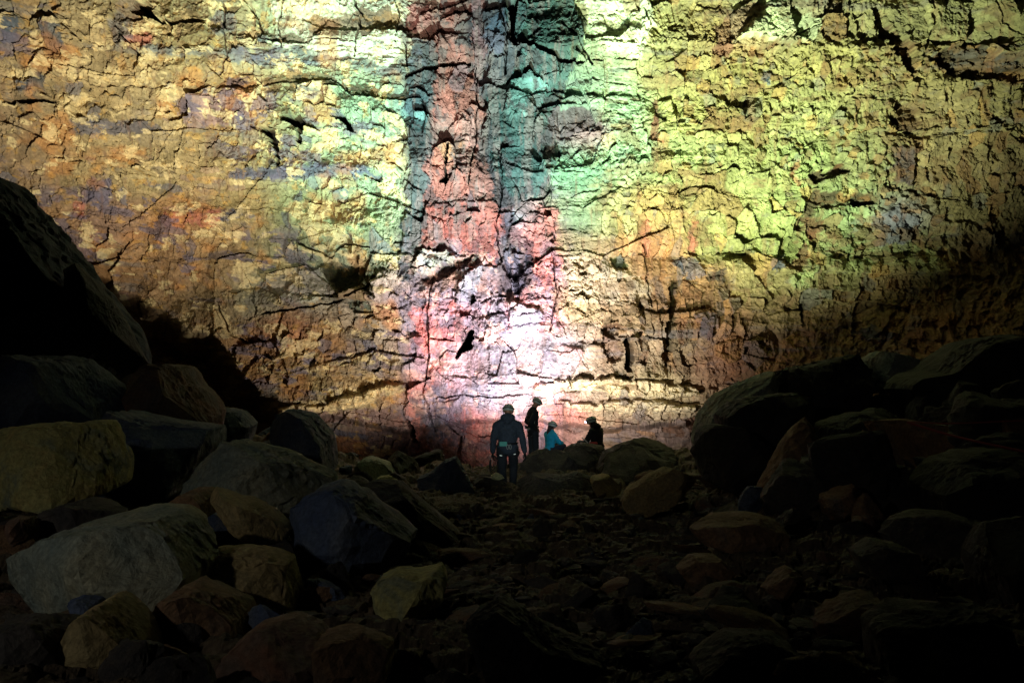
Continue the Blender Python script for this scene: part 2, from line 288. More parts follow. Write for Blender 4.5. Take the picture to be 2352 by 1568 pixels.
def build_wall():
    du = 1.85
    us = np.arange(-330, 2690, du, dtype=np.float32); vs = np.arange(-240, 1230, du, dtype=np.float32)
    u, v = np.meshgrid(us, vs)
    # wall colour map on a coarse raster: mineral plus painted lamp tint
    q = 3.0; mu, mv = np.meshgrid(np.arange(-330, 2693, q), np.arange(-240, 1233, q))
    cu, cv = mu[::5, ::5], mv[::5, ::5]; P = PTS; cols = lin(P[:, 2:5])
    lum = cols @ np.array([.2126, .7152, .0722]); cols = (.78 * cols * np.array([.97, 1.0, .94]) + .22 * lum[:, None]) / lum[:, None] * (0.13 + 0.36 * lum[:, None])
    acc = 0; ws = 0
    for k in range(len(P)):
        w = 1.0 / ((cu - P[k, 0]) ** 2 + (1.5 * (cv - P[k, 1])) ** 2 + 500) ** 2
        acc = acc + w[..., None] * cols[k]; ws = ws + w
    g = (acc / ws[..., None])
    def samp(img, x, y, x0=-330., y0=-240., st=q):
        fx = np.clip((x - x0) / st, 0, img.shape[1] - 1.001); fy = np.clip((y - y0) / st, 0, img.shape[0] - 1.001)
        ix = fx.astype(np.int32); iy = fy.astype(np.int32); fx = fx - ix; fy = fy - iy
        if img.ndim == 3: fx = fx[..., None]; fy = fy[..., None]
        return (img[iy, ix] * (1 - fx) + img[iy, ix + 1] * fx) * (1 - fy) + (img[iy + 1, ix] * (1 - fx) + img[iy + 1, ix + 1] * fx) * fy
    mp = samp(g, mu, mv, st=q * 5)
    relief = np.zeros(mu.shape)
    wu = mu + 13 * fbm(mu / 400, mv / 95, 9, 3) + 15 * fbm(mu / 38, mv / 30, 2, 4, .6); wv = mv + 13 * fbm(mu / 38, mv / 30, 7, 4, .6)
    for k, (c, pl, h) in enumerate(PATCH):
        m = poly_mask(wu, wv, pl); pc = lin(c); w_ = .70 if c[0] > 1.35 * c[1] else .88; pc = w_ * pc + (1 - w_) * pc.mean(); mp[m] = 0.12 * mp[m] + 0.88 * pc * (.62 if sum(c) < 330 and c[0] < c[2] + 8 and 900 < pl[0][0] < 1300 else .95)
        relief[m] += h
    # warp so that the beds dip and wander
    wx = u + 16 * fbm(u / 90, v / 90, 1, 3); wy = v + 22 * fbm(u / 260, v / 160, 4, 3) - 0.06 * (u - 1176) * np.where(u < 1100, 1, -.3)
    wx2 = wx + 1.7 * fbm(u / 14, v / 14, 9, 2); wy2 = wy + 1.7 * fbm(u / 14, v / 14, 12, 2)
    tj = np.clip(np.floor((u + 22 * fbm(u / 60, v / 60, 6, 2)) / 98).astype(int), 0, 23); ti = np.clip(np.floor((v + 18 * fbm(u / 60, v / 60, 8, 2)) / 98).astype(int), 0, 11)
    tm = np.array([[ 'LMmSTCF'.index(ch) for ch in r] for r in TYPES])[ti, tj]
    # name: size x, y, offset, tilt, crack width, crack depth
    SPEC = [(112, 112, .15, .46, .02, .10), (50, 56, .09, .36, .035, .08), (27, 31, .06, .25, .05, .06), (15, 14, .045, .15, .06, .04), (44, 10, .05, .06, .08, .05), (17, 46, .07, .14, .06, .06), (150, 30, .03, .04, .01, .03)]
    H = np.zeros(u.shape, np.float32); Cx = np.zeros_like(H); Cy = np.zeros_like(H); ID = np.zeros(u.shape, np.int32); E = np.zeros_like(H)
    for k, (sx, sy, off, tilt, cw, cd) in enumerate(SPEC):
        m = tm == k
        if not m.any(): continue
        X, Y_ = wx2[m], wy2[m]
        bx, by, bid, ox, oy, e = voronoi(X, Y_, sx, sy, 21 + k, .85, .38 if k in (1, 2, 4, 5) else .8)
        a = RT[2][bid] - .5; gx = RT[3][bid] - .5; gy = RT[4][bid] - .5
        h = 2 * off * a + tilt * 2 * (gx * ox + gy * oy)
        crk = (RT[5][(bid + 17) & 65535] > .68)
        h = h - cd * crk * (1 - sstep(0, cw * 1.6, e)) * np.clip(.25 + 1.8 * fbm(X / 23, Y_ / 23, 6, 3), 0, 1.3)
        # secondary fracturing inside the larger blocks
        if k < 3:
            b2 = voronoi(X, Y_, sx * .42, sy * .42, 41 + k); a2 = RT[2][b2[2]] - .5
            h = h + 0.34 * off * 2 * a2 + tilt * .5 * ((RT[3][b2[2]] - .5) * b2[3] + (RT[4][b2[2]] - .5) * b2[4]) * 1.2 - .35 * cd * (RT[6][b2[2]] > .8) * (1 - sstep(0, .06, b2[5]))
        H[m] = h; Cx[m] = bx; Cy[m] = by; ID[m] = bid; E[m] = e
    # large masses under everything, and fine grain on top
    b = voronoi(wx, wy, 190, 120, 77); H += .26 * (RT[2][b[2]] - .5) + .36 * ((RT[3][b[2]] - .5) * b[3] + (RT[4][b[2]] - .5) * b[4])
    s = voronoi(wx2, wy2, 9, 10, 88); rough = .5 + .5 * fbm(u / 120, v / 90, 3, 3)
    H += (.06 * (RT[2][s[2]] - .5) + .11 * ((RT[3][s[2]] - .5) * s[3] + (RT[4][s[2]] - .5) * s[4])) * np.clip(rough * 1.6, .15, 1.2)
    H += .035 * fbm(u / 6, v / 6, 10, 3) + .06 * fbm(u / 34, v / 60, 6, 3)
    # beds: long ledges
    bed = fbm(wx / 700, wy / 26, 13, 3); H += .10 * bed
    right = sstep(1350, 1600, u) ; H *= (.86 + .12 * right)
    # ledge lines
    for (vy, a, u0, u1) in ((118, .15, 250, 2600), (298, .2, 1150, 2300), (700, .3, 560, 900), (870, .3, 600, 1700), (930, .25, 700, 1650), (395, .2, 500, 1600), (520, .2, 200, 900), (640, .25, 1400, 2200)):
        ln = vy + 20 * fbm(u / 200, v * 0 + vy, 2, 3) + 5 * fbm(u / 22, v * 0 + vy, 5, 2)
        H += a * (sstep(60, 0, ln - v) * (v < ln)) * (sstep(u0 - 60, u0 + 60, u) * sstep(u1 + 60, u1 - 60, u))
    H += samp(relief, u, v)
    hole = np.zeros(u.shape, bool)
    hu = u + 5.5 * fbm(u / 13, v / 13, 3, 3, .7); hv = v + 5.5 * fbm(u / 13, v / 13, 6, 3, .7)
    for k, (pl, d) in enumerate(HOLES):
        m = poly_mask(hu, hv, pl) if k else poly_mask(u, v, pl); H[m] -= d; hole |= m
    for pl, w, d in CRACKS:
        p = np.array(pl, float); x0, y0 = p.min(0) - 25; x1, y1 = p.max(0) + 25
        jj = np.where((us > x0) & (us < x1))[0]; ii = np.where((vs > y0) & (vs < y1))[0]
        if not len(jj) or not len(ii): continue
        sl = (slice(ii[0], ii[-1] + 1), slice(jj[0], jj[-1] + 1))
        X = u[sl] + 5 * fbm(u[sl] / 16, v[sl] / 16, 4, 3); Y_ = v[sl] + 5 * fbm(u[sl] / 16, v[sl] / 16, 8, 3); dm = np.full(X.shape, 1e9)
        for i in range(len(p) - 1):
            a = p[i]; bb = p[i + 1] - a; t = np.clip(((X - a[0]) * bb[0] + (Y_ - a[1]) * bb[1]) / (bb @ bb), 0, 1)
            dm = np.minimum(dm, np.hypot(X - a[0] - t * bb[0], Y_ - a[1] - t * bb[1]))
        H[sl] -= d * (1 - sstep(w * .6, w * 1.7, dm))
    D = base_depth(u, v)
    Xw = (u - CX) / FD * D; Zw = EYE - (v - CY) / FD * D
    Yw = D - H
    # colours: each block takes the mapped colour under it, with its own tone
    ccx = u + (Cx - wx2); ccy = v + (Cy - wy2)
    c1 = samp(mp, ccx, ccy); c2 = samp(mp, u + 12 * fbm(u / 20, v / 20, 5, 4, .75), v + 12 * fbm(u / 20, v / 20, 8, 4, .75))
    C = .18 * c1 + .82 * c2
    r1 = RT[7][ID]; r2 = RT[8][ID]; r3 = RT[9][ID]
    C = C * (0.84 + 0.32 * r1)[..., None]
    leftm = sstep(945, 905, u + 14 * vnoise(u / 30, v / 30, 5)); cent = (1 - leftm) * sstep(1330, 1270, u); keep = 1 - .75 * cent * sstep(900, 700, v); rightm = sstep(1300, 1450, u)
    def mixc(C, mask, c, a): 
        m = (mask * a)[..., None]; return C * (1 - m) + m * lin(c)
    C = mixc(C, (r2 < .05) * leftm, (88, 94, 112), .55)
    C = mixc(C, ((r2 > .07) & (r2 < .10)) * leftm, (132, 98, 104), .3)
    C = mixc(C, ((r2 > .13) & (r2 < .18)) * leftm, (180, 130, 70), .28)
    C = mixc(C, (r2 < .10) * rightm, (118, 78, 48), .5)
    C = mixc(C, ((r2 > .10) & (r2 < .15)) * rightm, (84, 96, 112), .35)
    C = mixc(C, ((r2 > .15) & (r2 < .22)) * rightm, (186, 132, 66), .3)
    C = mixc(C, (r2 < .12) * cent, (92, 90, 108), .35)
    # grey ashy beds following the strata
    ash = sstep(.18, .45, fbm(wx / 260, wy / 17, 14, 4)) * sstep(-.1, .3, fbm(u / 240, v / 130, 11, 3))
    cm = sstep(480, 620, v) * cent; g1 = sstep(.08, .2, fbm(u / 34, v / 40, 6, 5, .65)); C = mixc(C, g1 * cm, (128, 124, 138), .6)
    g2 = sstep(.16, .26, fbm(u / 28, v / 34, 11, 5, .65)); C = mixc(C, g2 * cm, (84, 76, 84), .6); g3 = sstep(.16, .26, fbm(u / 30, v / 26, 14, 5, .65)); C = mixc(C, g3 * cm, (226, 180, 160), .45)
    g4 = sstep(.15, .25, fbm(u / 30, v / 36, 4, 5, .65)); C = mixc(C, g4 * cent * (1 - cm), (66, 58, 62), .7)
    g5 = sstep(.1, .2, fbm(u / 15, v / 75, 9, 5, .65)); C = mixc(C, g5 * cent, (118, 100, 98), .45)
    C = mixc(C, ash * keep, (108, 106, 104), .55)
    s2 = fbm(u / 11, v / 48, 8, 4); C = C * (1 + .22 * s2)[..., None]
    sp = sstep(.22, .5, fbm(u / 16, v / 11, 12, 4, .65)); C = mixc(C, sp * keep, (96, 92, 92), .4)
    sp = sstep(.25, .5, fbm(u / 20, v / 15, 3, 4, .65)) * leftm; C = mixc(C, sp, (196, 150, 70), .45)
    st = fbm(u / 30, v / 22, 15, 4)
    C = C * (1 + .35 * st)[..., None]
    o = sstep(.15, .5, fbm(u / 75, v / 60, 9, 4)) * leftm; C = mixc(C, o, (184, 122, 62), .5)
    pu = sstep(.12, .22, fbm(wx / 55, wy / 26, 7, 5, .6)) * sstep(-.25, .25, fbm(u / 200, v / 120, 2, 3)) * leftm; C = mixc(C, pu, (98, 90, 106), .7)
    cr = sstep(.15, .25, fbm(wx / 38, wy / 24, 14, 5, .62)) * leftm; C = mixc(C, cr, (228, 204, 150), .55)
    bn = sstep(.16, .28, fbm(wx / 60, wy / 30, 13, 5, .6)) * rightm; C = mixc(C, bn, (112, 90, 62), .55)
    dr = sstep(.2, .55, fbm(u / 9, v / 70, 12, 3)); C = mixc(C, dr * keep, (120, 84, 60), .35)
    fine = fbm(u / 5, v / 5, 1, 2); C = C * (1 + .22 * fine)[..., None]
    C[hole] = lin((38, 34, 30))  # openings coloured dark, painting in shade besides the real depth
    C = np.clip(C, .004, .85)
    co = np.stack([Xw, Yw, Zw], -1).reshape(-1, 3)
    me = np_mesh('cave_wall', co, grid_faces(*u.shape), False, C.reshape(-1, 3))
    m, nt, b = new_mat('layered_cave_rock')
    at_ = N(nt, 'ShaderNodeAttribute', attribute_name='rock'); geo = N(nt, 'ShaderNodeNewGeometry')
    no = N(nt, 'ShaderNodeTexNoise', Scale=9.0, Detail=8.0, Roughness=0.7)
    nt.links.new(geo.outputs['Position'], no.inputs['Vector'])
    mr = N(nt, 'ShaderNodeMapRange'); mr.inputs['From Min'].default_value = .3; mr.inputs['From Max'].default_value = .7
    mr.inputs['To Min'].default_value = .7; mr.inputs['To Max'].default_value = 1.3
    nt.links.new(no.outputs['Fac'], mr.inputs['Value'])
    mx = N(nt, 'ShaderNodeVectorMath', operation='MULTIPLY'); nt.links.new(at_.outputs['Color'], mx.inputs[0]); nt.links.new(mr.outputs[0], mx.inputs[1])
    nt.links.new(mx.outputs[0], b.inputs['Base Color']); b.inputs['Roughness'].default_value = .8; b.inputs['Specular IOR Level'].default_value = .25
    bp = N(nt, 'ShaderNodeBump', Strength=.35, Distance=.05); nt.links.new(no.outputs['Fac'], bp.inputs['Height']); nt.links.new(bp.outputs[0], b.inputs['Normal'])
    w = link('cave_wall', me, None, [m]); tag(w, kind='structure')
build_wall()

# ------------------------------------------------------------------ the cave floor
def ground_z(X, Y):
    z = np.interp(Y, [0, 4, 10, 20, 25.6, 29, 36, 45], [0, 0, -.5, -1.42, -1.62, -2.6, -3.2, -3.4])
    side = np.maximum(0, np.abs(np.asarray(X) + .3) - 2.8) * .22 * np.clip((np.asarray(Y) - 7) / 6, 0, 1)
    return z + np.minimum(side, 2.0) * np.clip((34 - np.asarray(Y)) / 8, 0, 1)
def build_floor():
    nr, nc = 620, 700
    t = np.linspace(0, 1, nr)[:, None]; Y = 1.2 * (44 / 1.2) ** t + 0 * np.ones((1, nc)); s = np.linspace(-1, 1, nc)[None, :]
    X = s * (Y * .62 + 2.5)
    Z = ground_z(X, Y)
    for sx, amp, seed in ((1.1, .16, 3), (.42, .085, 4), (.16, .035, 5), (.07, .012, 6)):
        f = voronoi(X + .2 * fbm(X, Y, 3, 2), Y, sx, sx * .8, 50 + seed)
        Z = Z + amp * (RT[2][f[2]] - .4) + amp * 1.3 * ((RT[3][f[2]] - .5) * f[3] + (RT[4][f[2]] - .5) * f[4]) - amp * .6 * (1 - sstep(0, .12, f[5]))
    Z += .03 * fbm(X * 3, Y * 3, 2, 3)
    me = np_mesh('cave_floor', np.stack([X, Y, Z], -1).reshape(-1, 3), grid_faces(nr, nc))
    m = rock_mat('rubble_floor', [(78, 64, 50), (96, 82, 62), (72, 70, 62)], 2.2, .6)
    tag(link('cave_floor', me, None, [m]), kind='structure')
build_floor()

# ------------------------------------------------------------------ boulders
ICO = {}
def ico(k):
    if k not in ICO:
        bm = bmesh.new(); bmesh.ops.create_icosphere(bm, subdivisions=k, radius=1.0)
        ICO[k] = (np.array([v.co[:] for v in bm.verts]), np.array([[v.index for v in f.verts] for f in bm.faces])); bm.free()
    return ICO[k]
def chip(p, seed, n, lo=.72, hi=.95, bias=None):
    """plane cuts: the broken faces of the rock"""
    rs = np.random.RandomState(seed)
    for i in range(n):
        d = rs.normal(size=3)
        if bias is not None: d = d * .8 + np.array(bias)
        d /= np.linalg.norm(d); s = p @ d; h = s.max() * rs.uniform(lo, hi)
        k = np.where(s > h, h / np.maximum(s, 1e-6), 1.0); p = p * k[:, None]
    return p
def vor3(p, seed):
    ip = np.floor(p).astype(np.int64); best = np.full(len(p), 9e9); bid = np.zeros(len(p), np.int32); bd = np.zeros_like(p)
    for a in (-1, 0, 1):
        for b in (-1, 0, 1):
            for c in (-1, 0, 1):
                q = ip + (a, b, c); h = hsh(q[:, 0] + 131 * q[:, 2], q[:, 1], seed)
                cp = q + .5 + (np.stack([RT[0][h], RT[1][h], RT[2][h]], 1) - .5) * .8; dl = p - cp; dd = (dl ** 2).sum(1); m = dd < best
                best = np.where(m, dd, best); bid = np.where(m, h, bid); bd = np.where(m[:, None], dl, bd)
    return bid, bd
def roughen(p, seed, size, amp=.035):
    L = np.linalg.norm(p, axis=1, keepdims=True) + 1e-6; d = p / L
    a = fbm3(p / size * 2.4 + seed, seed % 9, 4, .55); r = 1 - np.abs(fbm3(p / size * 5 + seed * 2, seed % 7, 3))
    f = 0
    for sc_, am in ((1.5, .7), (3.6, .8), (8., .5)):
        bid, bd = vor3(p / size * sc_ + seed, seed % 50)
        g = np.stack([RT[3][bid], RT[4][bid], RT[5][bid]], 1) - .5
        f = f + am * ((RT[6][bid] - .5) * 1.2 + 2.2 * (g * bd).sum(1))
    return p + d * (size * amp * (a * .25 + .5 * (r - .8) + f))[:, None]
def boulder(outline, Y, thick, mat, label, cuts=9, k=5, nn=11, group=None, amp=.042, name='boulder', cat='boulder', lean=0.0, drop_=0):
    outline = [(a_, b_ + drop_) for a_, b_ in outline]
    pts = np.array([tuple(at(x, y, Y))[::2] for x, y in outline])
    c = (pts.max(0) + pts.min(0)) / 2
    x, y = pts[:, 0], pts[:, 1]; x2, y2 = np.roll(x, -1), np.roll(y, -1); cr = x * y2 - x2 * y
    A = cr.sum() / 2
    if abs(A) > 1e-4: c = np.array([((x + x2) * cr).sum(), ((y + y2) * cr).sum()]) / (6 * A)
    th = np.linspace(-math.pi, math.pi, 361); Rr = np.zeros(361)
    for i in range(len(pts)):
        a = pts[i] - c; b = pts[(i + 1) % len(pts)] - pts[i]
        dx, dy = np.cos(th), np.sin(th); den = dx * b[1] - dy * b[0]; den = np.where(abs(den) < 1e-9, 1e-9, den)
        t = (a[0] * b[1] - a[1] * b[0]) / den; s_ = (a[0] * dy - a[1] * dx) / den
        ok = (t > 0) & (s_ >= -1e-6) & (s_ <= 1 + 1e-6); Rr = np.where(ok, np.maximum(Rr, t), Rr)
    Rr[Rr == 0] = Rr[Rr > 0].mean()
    d, F = ico(k); seed = int(abs(outline[0][0] * 31 + outline[0][1] * 17 + Y * 7)) % 9973
    d = d * np.array([1, .75, 1]); d /= np.linalg.norm(d, axis=1, keepdims=True)
    rho = np.hypot(d[:, 0], d[:, 2]); Rt = np.interp(np.arctan2(d[:, 2], d[:, 0]), th, Rr)
    r = 1 / ((rho / Rt) ** nn + (np.abs(d[:, 1]) / thick) ** nn) ** (1 / nn)
    p = d * r[:, None]
    # cuts on the faces turned to the chamber, the outline itself stays
    rs = np.random.RandomState(seed + 5)
    for i in range(min(cuts, 6)):
        n = np.array([rs.uniform(-1, 1), -rs.uniform(.35, .9), rs.uniform(-.8, 1.2)]); n /= np.linalg.norm(n)
        s = p @ n; h = s.max() * rs.uniform(.6, .84); q = np.maximum(s - h, 0)
        p = p + np.array([0, 1, 0]) * (q / max(.35, -n[1]))[:, None] * 1.0 * np.where(p[:, 1] < thick * .8, 1, 0)[:, None]
    p = chip(p * np.array([1.05, 1, 1.04]), seed + 9, 6, .72, .88, (0, -.55, .25))
    size = float(Rr.mean())
    p = roughen(p, seed, size, amp)
    if lean: p[:, 1] += lean * p[:, 2]
    zmin = p[:, 2].min()
    me = np_mesh(name, p - np.array([0, 0, zmin]), F)
    o = link(name, me, None, [mat]); o.location = (c[0], Y + thick * .35, c[1] + zmin)
    return tag(o, label, cat, group)
B = boulder
B([(-420,330),(-260,330),(-100,395),(-25,475),(40,545),(95,610),(140,668),(185,722),(222,780),(240,850),(230,905),(-420,905)], 17, 2.0, M['night'], 'huge smooth dark rock shoulder rising at the left beneath the yellow wall', 6, 6, 6, lean=.12, amp=.035)
B([(100,560),(165,625),(225,690),(265,760),(310,850),(300,880),(245,860),(222,790),(185,730),(140,680)], 16.5, .7, M['black'], 'narrow dark rock rib split from the smooth shoulder by a black crack', 6, 5, 4)
B([(-40,822),(60,826),(130,835),(165,880),(205,915),(215,985),(180,1050),(100,1060),(-40,1050)], 13, 1.5, M['slate'], 'wide dark blue boulder under the smooth shoulder on the left', 8)
B([(213,920),(240,895),(262,868),(300,850),(335,843),(375,850),(392,885),(420,915),(445,950),(440,1010),(400,1030),(300,1000),(225,990)], 14.5, 1.3, M['rust'], 'rust brown pointed boulder on top of the dark blue block', 11)
B([(200,960),(250,970),(320,985),(440,1000),(438,1060),(405,1130),(330,1180),(255,1190),(207,1150)], 12, 1.2, M['slate'], 'big dark blue block between the yellow stained block and the grey slab', 6)
B([(445,960),(480,940),(530,955),(556,985),(540,1035),(480,1040),(448,1010)], 17, .9, M['slate'], 'dark bluish boulder in the gap right of the rust brown one', 7)
B([(600,1000),(625,960),(650,948),(700,962),(742,1015),(748,1090),(700,1100),(640,1070),(605,1040)], 17, 1.0, M['slate'], 'rounded near black boulder behind the grey slab against the foot of the wall', 7)
B([(-30,995),(30,992),(62,988),(110,990),(145,983),(178,987),(192,1030),(206,1080),(204,1140),(150,1158),(60,1156),(20,1165),(-30,1150)], 9.6, .9, M['lichen'], 'square block with yellow stained front at the left edge', 9)
B([(398,1142),(420,1090),(452,1022),(480,1018),(560,1036),(650,1062),(695,1085),(735,1108),(742,1130),(700,1160),(660,1215),(600,1208),(520,1170),(440,1150)], 10.5, .9, M['green'], 'long pale grey green slab tilted down to the right', 5, 6, 4.2)
B([(325,1212),(350,1185),(380,1160),(410,1140),(440,1140),(462,1158),(462,1192),(400,1232),(350,1230)], 8.6, .5, M['brown'], 'brown wedge shaped rock below the left end of the grey slab', 7)
B([(465,1128),(480,1132),(520,1150),(560,1160),(610,1190),(650,1222),(640,1245),(590,1250),(540,1228),(500,1190),(470,1160)], 8.4, .4, M['ochre'], 'narrow yellow brown shard lying under the grey slab', 6)
B([(-40,1310),(40,1275),(90,1250),(160,1230),(166,1205),(240,1206),(330,1212),(370,1236),(405,1270),(435,1310),(430,1360),(380,1420),(300,1460),(220,1460),(120,1430),(-40,1440)], 6.4, .9, M['green'], 'largest pale grey boulder of the left foreground, broad and angular', 4, 6, 4.5, amp=.022)
B([(437,1300),(450,1288),(530,1283),(600,1294),(640,1312),(655,1360),(664,1410),(620,1425),(540,1420),(470,1395),(440,1360)], 6.8, .5, M['ochre'], 'blunt yellow brown block right of the largest foreground boulder', 6, 5, 4.5)
B([(300,1445),(330,1405),(380,1375),(430,1372),(480,1400),(520,1440),(535,1490),(470,1520),(360,1510),(290,1490)], 5.7, .5, M['brown'], 'dark brown rock in front of the largest foreground boulder', 9)
B([(130,1530),(150,1480),(172,1425),(195,1415),(225,1440),(270,1480),(300,1530),(290,1580),(150,1590)], 5.0, .45, M['ochre'], 'cone shaped rock with a pale left face near the bottom left corner', 8)
B([(125,1400),(160,1388),(200,1395),(235,1430),(250,1450),(215,1455),(180,1435),(140,1415)], 5.6, .2, M['slate'], 'thin blue grey flake leaning on the cone shaped rock', 5)
B([(-60,1470),(40,1450),(100,1480),(130,1560),(60,1640),(-60,1640)], 4.8, .5, M['dark'], 'dark low rock at the bottom left corner', 9)
B([(648,1230),(665,1180),(700,1152),(760,1134),(805,1140),(828,1180),(870,1210),(930,1260),(900,1310),(780,1330),(680,1320)], 8.4, .8, M['slate'], 'large black blue boulder at the foot of the grey slab', 9)
B([(812,1140),(850,1122),(905,1128),(950,1170),(1010,1220),(1060,1262),(1040,1300),(930,1300),(860,1250),(820,1200)], 10.2, .9, M['dark'], 'long dark greenish boulder sloping down towards the path', 8, 5, 3)
B([(850,1370),(870,1345),(905,1333),(960,1338),(1002,1325),(1015,1350),(1010,1385),(965,1420),(920,1440),(870,1420)], 6.4, .4, M['lichen'], 'small yellow stained rock standing alone left of the path', 10)
B([(1060,1480),(1100,1440),(1145,1412),(1180,1430),(1250,1475),(1330,1515),(1400,1548),(1440,1580),(1440,1640),(1100,1640)], 4.6, .4, M['black'], 'long dark ridge of rock running off the bottom edge of the path', 9, 6, 4, amp=.05)
B([(715,1500),(760,1484),(815,1482),(865,1498),(900,1535),(890,1590),(740,1600)], 4.6, .3, M['brown'], 'flat topped brown rock at the bottom edge left of the path', 7)
B([(500,1530),(560,1480),(640,1465),(700,1490),(740,1540),(720,1600),(510,1610)], 4.9, .4, M['rust'], 'reddish dark rock at the bottom edge between two foreground rocks', 9)
B([(960,1105),(990,1090),(1020,1064),(1045,1058),(1062,1072),(1088,1110),(1095,1140),(1040,1150),(975,1145)], 20.2, .7, M['slate'], 'bluish pointed rock in front of the pink wall foot left of the hooded person', 9)
B([(1085,1110),(1100,1092),(1130,1098),(1160,1110),(1165,1140),(1100,1150)], 20.6, .4, M['dark'], 'low dark rock beside the feet of the hooded person', 8, 4)
B([(797,1110),(812,1068),(838,1058),(880,1072),(905,1100),(900,1120),(850,1125)], 22, .9, M['green'], 'grey green rock poking up before the shaded wall foot', 8)
B([(857,1112),(868,1098),(890,1095),(912,1100),(918,1114),(908,1122),(870,1122)], 20.5, .3, M['pale'], 'small pale yellow stone left of the bluish pointed rock', 9, 4, amp=.06)
B([(1128,1092),(1140,1086),(1152,1092),(1158,1100),(1146,1102),(1130,1100)], 20.4, .15, M['pale'], 'tiny pale stone at the end of the light cord', 6, 4)
# mound below the seated people
B([(1195,1075),(1215,1048),(1240,1036),(1275,1030),(1300,1034),(1320,1060),(1310,1110),(1240,1125),(1200,1115)], 24.3, .9, M['dark'], 'dark rounded rock in front of the person in the cyan jacket', 9, amp=.055, drop_=7)
B([(1290,1060),(1305,1028),(1325,1022),(1345,1017),(1390,1026),(1400,1050),(1395,1110),(1320,1130),(1290,1110)], 24.8, 1.0, M['dark'], 'dark boulder in front of the person with the lit headlamp', 9, amp=.055, drop_=10)
B([(1385,1060),(1400,1028),(1440,1012),(1470,1000),(1500,990),(1535,1000),(1558,1030),(1560,1075),(1520,1120),(1430,1130),(1390,1110)], 23, 1.1, M['dark'], 'broad dark boulder to the right of the seated people', 10, amp=.06, drop_=22)
B([(1190,1120),(1230,1098),(1290,1105),(1330,1095),(1370,1110),(1410,1150),(1340,1180),(1240,1170)], 19.5, .8, M['dark'], 'low dark rock on the slope below the seated people', 9, amp=.055)
B([(1360,1110),(1375,1092),(1400,1095),(1425,1120),(1430,1150),(1380,1160)], 18.5, .5, M['ochre'], 'small brownish stone with a yellow cap below the seated people', 8, 4)
B([(1437,1160),(1450,1130),(1500,1100),(1545,1078),(1590,1088),(1605,1105),(1570,1140),(1530,1170),(1480,1188),(1445,1180)], 14.5, .6, M['ochre'], 'olive brown slab tilted up to the right beside the path', 5, 5, 4)
B([(1770,900),(1800,850),(1835,812),(1880,800),(1935,812),(1975,818),(1995,850),(1985,910),(1950,980),(1900,1040),(1820,1030)], 19.5, 1.3, M['black'], 'biggest boulder of the right side, black faced and blunt topped', 6, 6, 9, amp=.05)
B([(1610,1020),(1628,955),(1660,915),(1720,885),(1790,858),(1825,850),(1815,900),(1760,960),(1700,1010),(1660,1050)], 18.6, .9, M['green'], 'pale slanting slab leaning against the left side of the biggest right boulder', 5, 6, 9, amp=.04)
B([(1670,960),(1700,930),(1760,918),(1850,910),(1880,920),(1892,960),(1850,1010),(1800,1050),(1720,1050),(1680,1010)], 16, .8, M['black'], 'dark boulder leaning on the front of the biggest right boulder', 9)
B([(1615,1050),(1630,1000),(1660,985),(1720,990),(1770,1030),(1790,1080),(1760,1130),(1700,1140),(1640,1110)], 15.3, .8, M['black'], 'rounded dark boulder left of the tall leaning slab', 9)
B([(1742,1190),(1762,1130),(1790,1080),(1820,1020),(1850,985),(1885,958),(1900,975),(1905,1030),(1892,1100),(1880,1170),(1868,1215),(1800,1215)], 13.2, .6, M['brown'], 'tall narrow brown slab leaning to the right', 5, 5, 4)
B([(1596,1215),(1640,1205),(1700,1200),(1760,1200),(1800,1210),(1812,1225),(1800,1262),(1700,1270),(1620,1250)], 9.6, .6, M['brown'], 'flat table like rock with a pale upper edge right of the path', 3, 5, 5)
B([(2000,890),(2012,830),(2040,808),(2080,818),(2130,835),(2150,855),(2140,885),(2100,905),(2040,905)], 20, .9, M['green'], 'grey boulder with a pale left edge between two black boulders', 7)
B([(2133,862),(2160,840),(2195,812),(2215,798),(2228,808),(2215,835),(2190,858),(2150,866)], 18.5, .35, M['pale'], 'slim pale grey shard standing out from the dark rocks at the right', 4, 5, 4)
B([(2090,905),(2130,872),(2200,858),(2240,820),(2290,790),(2400,770),(2420,940),(2300,970),(2150,960)], 17.5, 1.6, M['black'], 'big dark boulder at the right edge above the red ropes', 10)
B([(1890,1010),(1930,985),(2000,960),(2060,960),(2090,1010),(2080,1080),(2000,1110),(1920,1090)], 15.5, 1.0, M['black'], 'dark boulder behind the top of the tall leaning slab', 9)
B([(1980,1180),(1990,1130),(2040,1095),(2100,1085),(2170,1100),(2190,1150),(2160,1210),(2080,1230),(2010,1220)], 11.5, .9, M['black'], 'round black boulder right of the tall leaning slab', 9)
B([(2060,985),(2120,975),(2200,985),(2260,1000),(2330,985),(2420,1000),(2420,1100),(2250,1110),(2120,1080)], 13.8, .9, M['brown'], 'dark brown boulder behind the red ropes at the right edge', 10)
B([(2180,1140),(2230,1080),(2300,1060),(2420,1050),(2420,1240),(2260,1240),(2200,1200)], 10.2, .9, M['black'], 'black boulder at the right edge below the ropes', 9)
B([(2080,1250),(2120,1215),(2180,1200),(2250,1205),(2310,1230),(2330,1290),(2230,1330),(2120,1310)], 8.4, .6, M['dark'], 'low dark boulder with a lit rim near the right edge', 8)
B([(2290,1300),(2330,1230),(2420,1200),(2420,1420),(2310,1400)], 7, .5, M['black'], 'steep black rock cut by the right edge of the view', 8)
B([(1765,1362),(1790,1335),(1822,1314),(1850,1330),(1862,1355),(1845,1375),(1800,1382)], 6.9, .22, M['brown'], 'small pale sided stone in the rubble right of the path', 6, 4)
